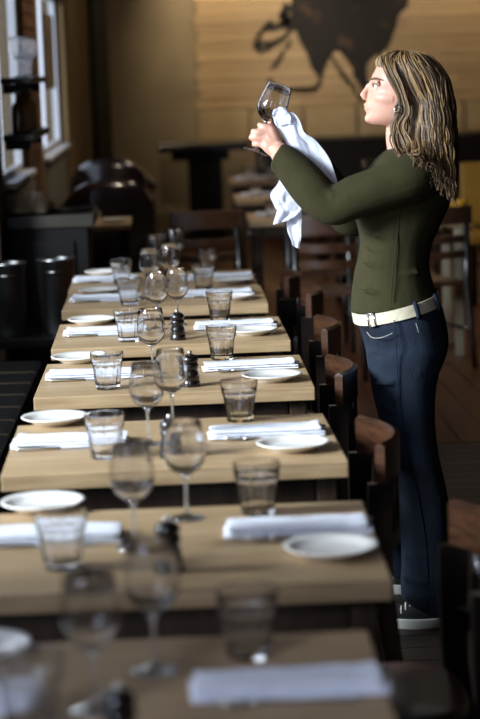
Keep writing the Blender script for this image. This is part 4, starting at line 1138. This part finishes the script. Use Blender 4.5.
for q in range(300):
    u = rnd.uniform(0.12, 1.0); w_ = rnd.uniform(-2.5, 2.5); ly = rnd.uniform(-0.004, 0.009)
    x0_ = 403+u*47; sd = math.sin(PI*(0.30+0.58*(1-u)))
    e_ = 150+u*46+rnd.uniform(-12, 12)
    P = dense([(x0_-4, 84+rnd.uniform(-8, 14), -0.080*sd), (x0_-2-w_*0.5, 100, -0.088*sd-ly*0.5), (x0_+w_, 118, -0.096*sd-ly), (x0_-w_+u*2, 136, -0.112*sd-ly),
               (x0_+w_+u*3, 152, -0.165*(1-0.30*u)-ly), (x0_+3-w_*0.5+u*2, (152+e_)/2+2, -0.205*(1-0.20*u)-ly), (x0_+5+w_+u*1, e_+2, -0.232*(1-0.16*u)-ly*0.5)], 4)
    n_ = len(P); tube(bm, [wp(*p) for p in P], [0.0006+0.0034*math.sin(PI*i/(n_-1))**1.2 for i in range(n_)], 5)
lk = link_mesh('hair_locks', bm, M['hair']); lk.parent = hair; lk['kind'] = 'stuff'

tag(woman, 'person in olive top and jeans polishing a wine glass with a white towel', 'person')

# ---- the glass being polished
wgl = make_wineglass('wine_glass')
wgl.location = gfoot
wgl.rotation_euler = gax.to_track_quat('Z', 'Y').to_euler()
k_ = (grim-gfoot).length/0.1895
wgl.scale = (k_, k_, k_)
tag(wgl, 'shiny wine glass held up to the light in the person\'s hand', 'wine glass')

# ---- white polishing towel
from mathutils import noise as mnoise
def sheet(bm, L, R, d0, waves, nu=34, amp=0.012, seed=0):
    """cloth between a left and a right edge (px, py, dy rows), crumpled and softly pleated"""
    Lp, Rp = dense(L, 8), dense(R, 8)
    grid = []
    for j, (l, r) in enumerate(zip(Lp, Rp)):
        t = j/(len(Lp)-1); row = []
        for i in range(nu+1):
            u = i/nu
            px_ = l[0]+(r[0]-l[0])*u; py_ = l[1]+(r[1]-l[1])*u; dy = l[2]+(r[2]-l[2])*u
            dy += amp*math.sin(waves*PI*u+1.8*t+seed)*math.sin(PI*min(1, 0.25+u*0.75))
            dy += amp*1.1*mnoise.noise(Vector((u*4+seed*3.1, t*5, seed*1.7)))+amp*0.5*mnoise.noise(Vector((u*9, t*11+seed, 4.0)))
            ex_ = 1.3*mnoise.noise(Vector((t*6, seed, u)))
            row.append(bm.verts.new(wp(px_+ex_, py_, dy)))
        grid.append(row)
    for a_, b_ in zip(grid, grid[1:]):
        for i in range(nu): bm.faces.new((a_[i], a_[i+1], b_[i+1], b_[i]))
bm = bmesh.new()
# from the bowl over the far hand and down along the forearm
sheet(bm, [(275, 117, -0.060), (273.5, 119, -0.062), (278, 128, -0.064), (284, 140, -0.066), (291, 151, -0.068), (300, 163, -0.070), (311, 177, -0.072), (323, 188, -0.075)],
          [(284, 111, -0.078), (294, 113, -0.085), (300, 121, -0.092), (305, 132, -0.098), (314, 139, -0.102), (324, 150, -0.106), (333, 166, -0.110), (339.5, 187, -0.112)], 0, 2.2, amp=0.006, seed=1)
# tail hanging below the forearm, ending in two points
sheet(bm, [(283, 150, -0.05), (280, 178, -0.050), (271, 194, -0.050), (275, 206, -0.052), (277, 212, -0.054), (273.5, 225, -0.056)],
          [(304, 165, -0.065), (302, 188, -0.070), (302, 200, -0.072), (301, 210, -0.072), (296, 216, -0.070), (287, 221, -0.068)], 0, 2, amp=0.006, seed=2)
sheet(bm, [(283, 150, -0.035), (283, 180, -0.036), (284, 200, -0.040), (286, 215, -0.042), (288, 232, -0.044), (292, 245, -0.046)],
          [(304, 165, -0.05), (303, 188, -0.052), (302.5, 203, -0.055), (301.5, 220, -0.058), (301.5, 236, -0.058), (299.5, 249, -0.056)], 0, 2, amp=0.006, seed=4)
# bunch pushed against the bowl's lower side
sheet(bm, [(275, 108.5, -0.072), (273, 113, -0.076), (273, 118, -0.078), (277, 126, -0.078)], [(283, 107, -0.085), (287, 111, -0.090), (290, 115, -0.092), (292, 124, -0.094)], 0, 2, amp=0.004, seed=5)
tw = link_mesh('polishing_towel', bm, M['towel'])
sol = tw.modifiers.new('thickness', 'SOLIDIFY'); sol.thickness = 0.0025
sub = tw.modifiers.new('soft', 'SUBSURF'); sub.levels = 1; sub.render_levels = 1
tag(tw, 'crumpled white cotton towel held around the wine glass by the person', 'towel')
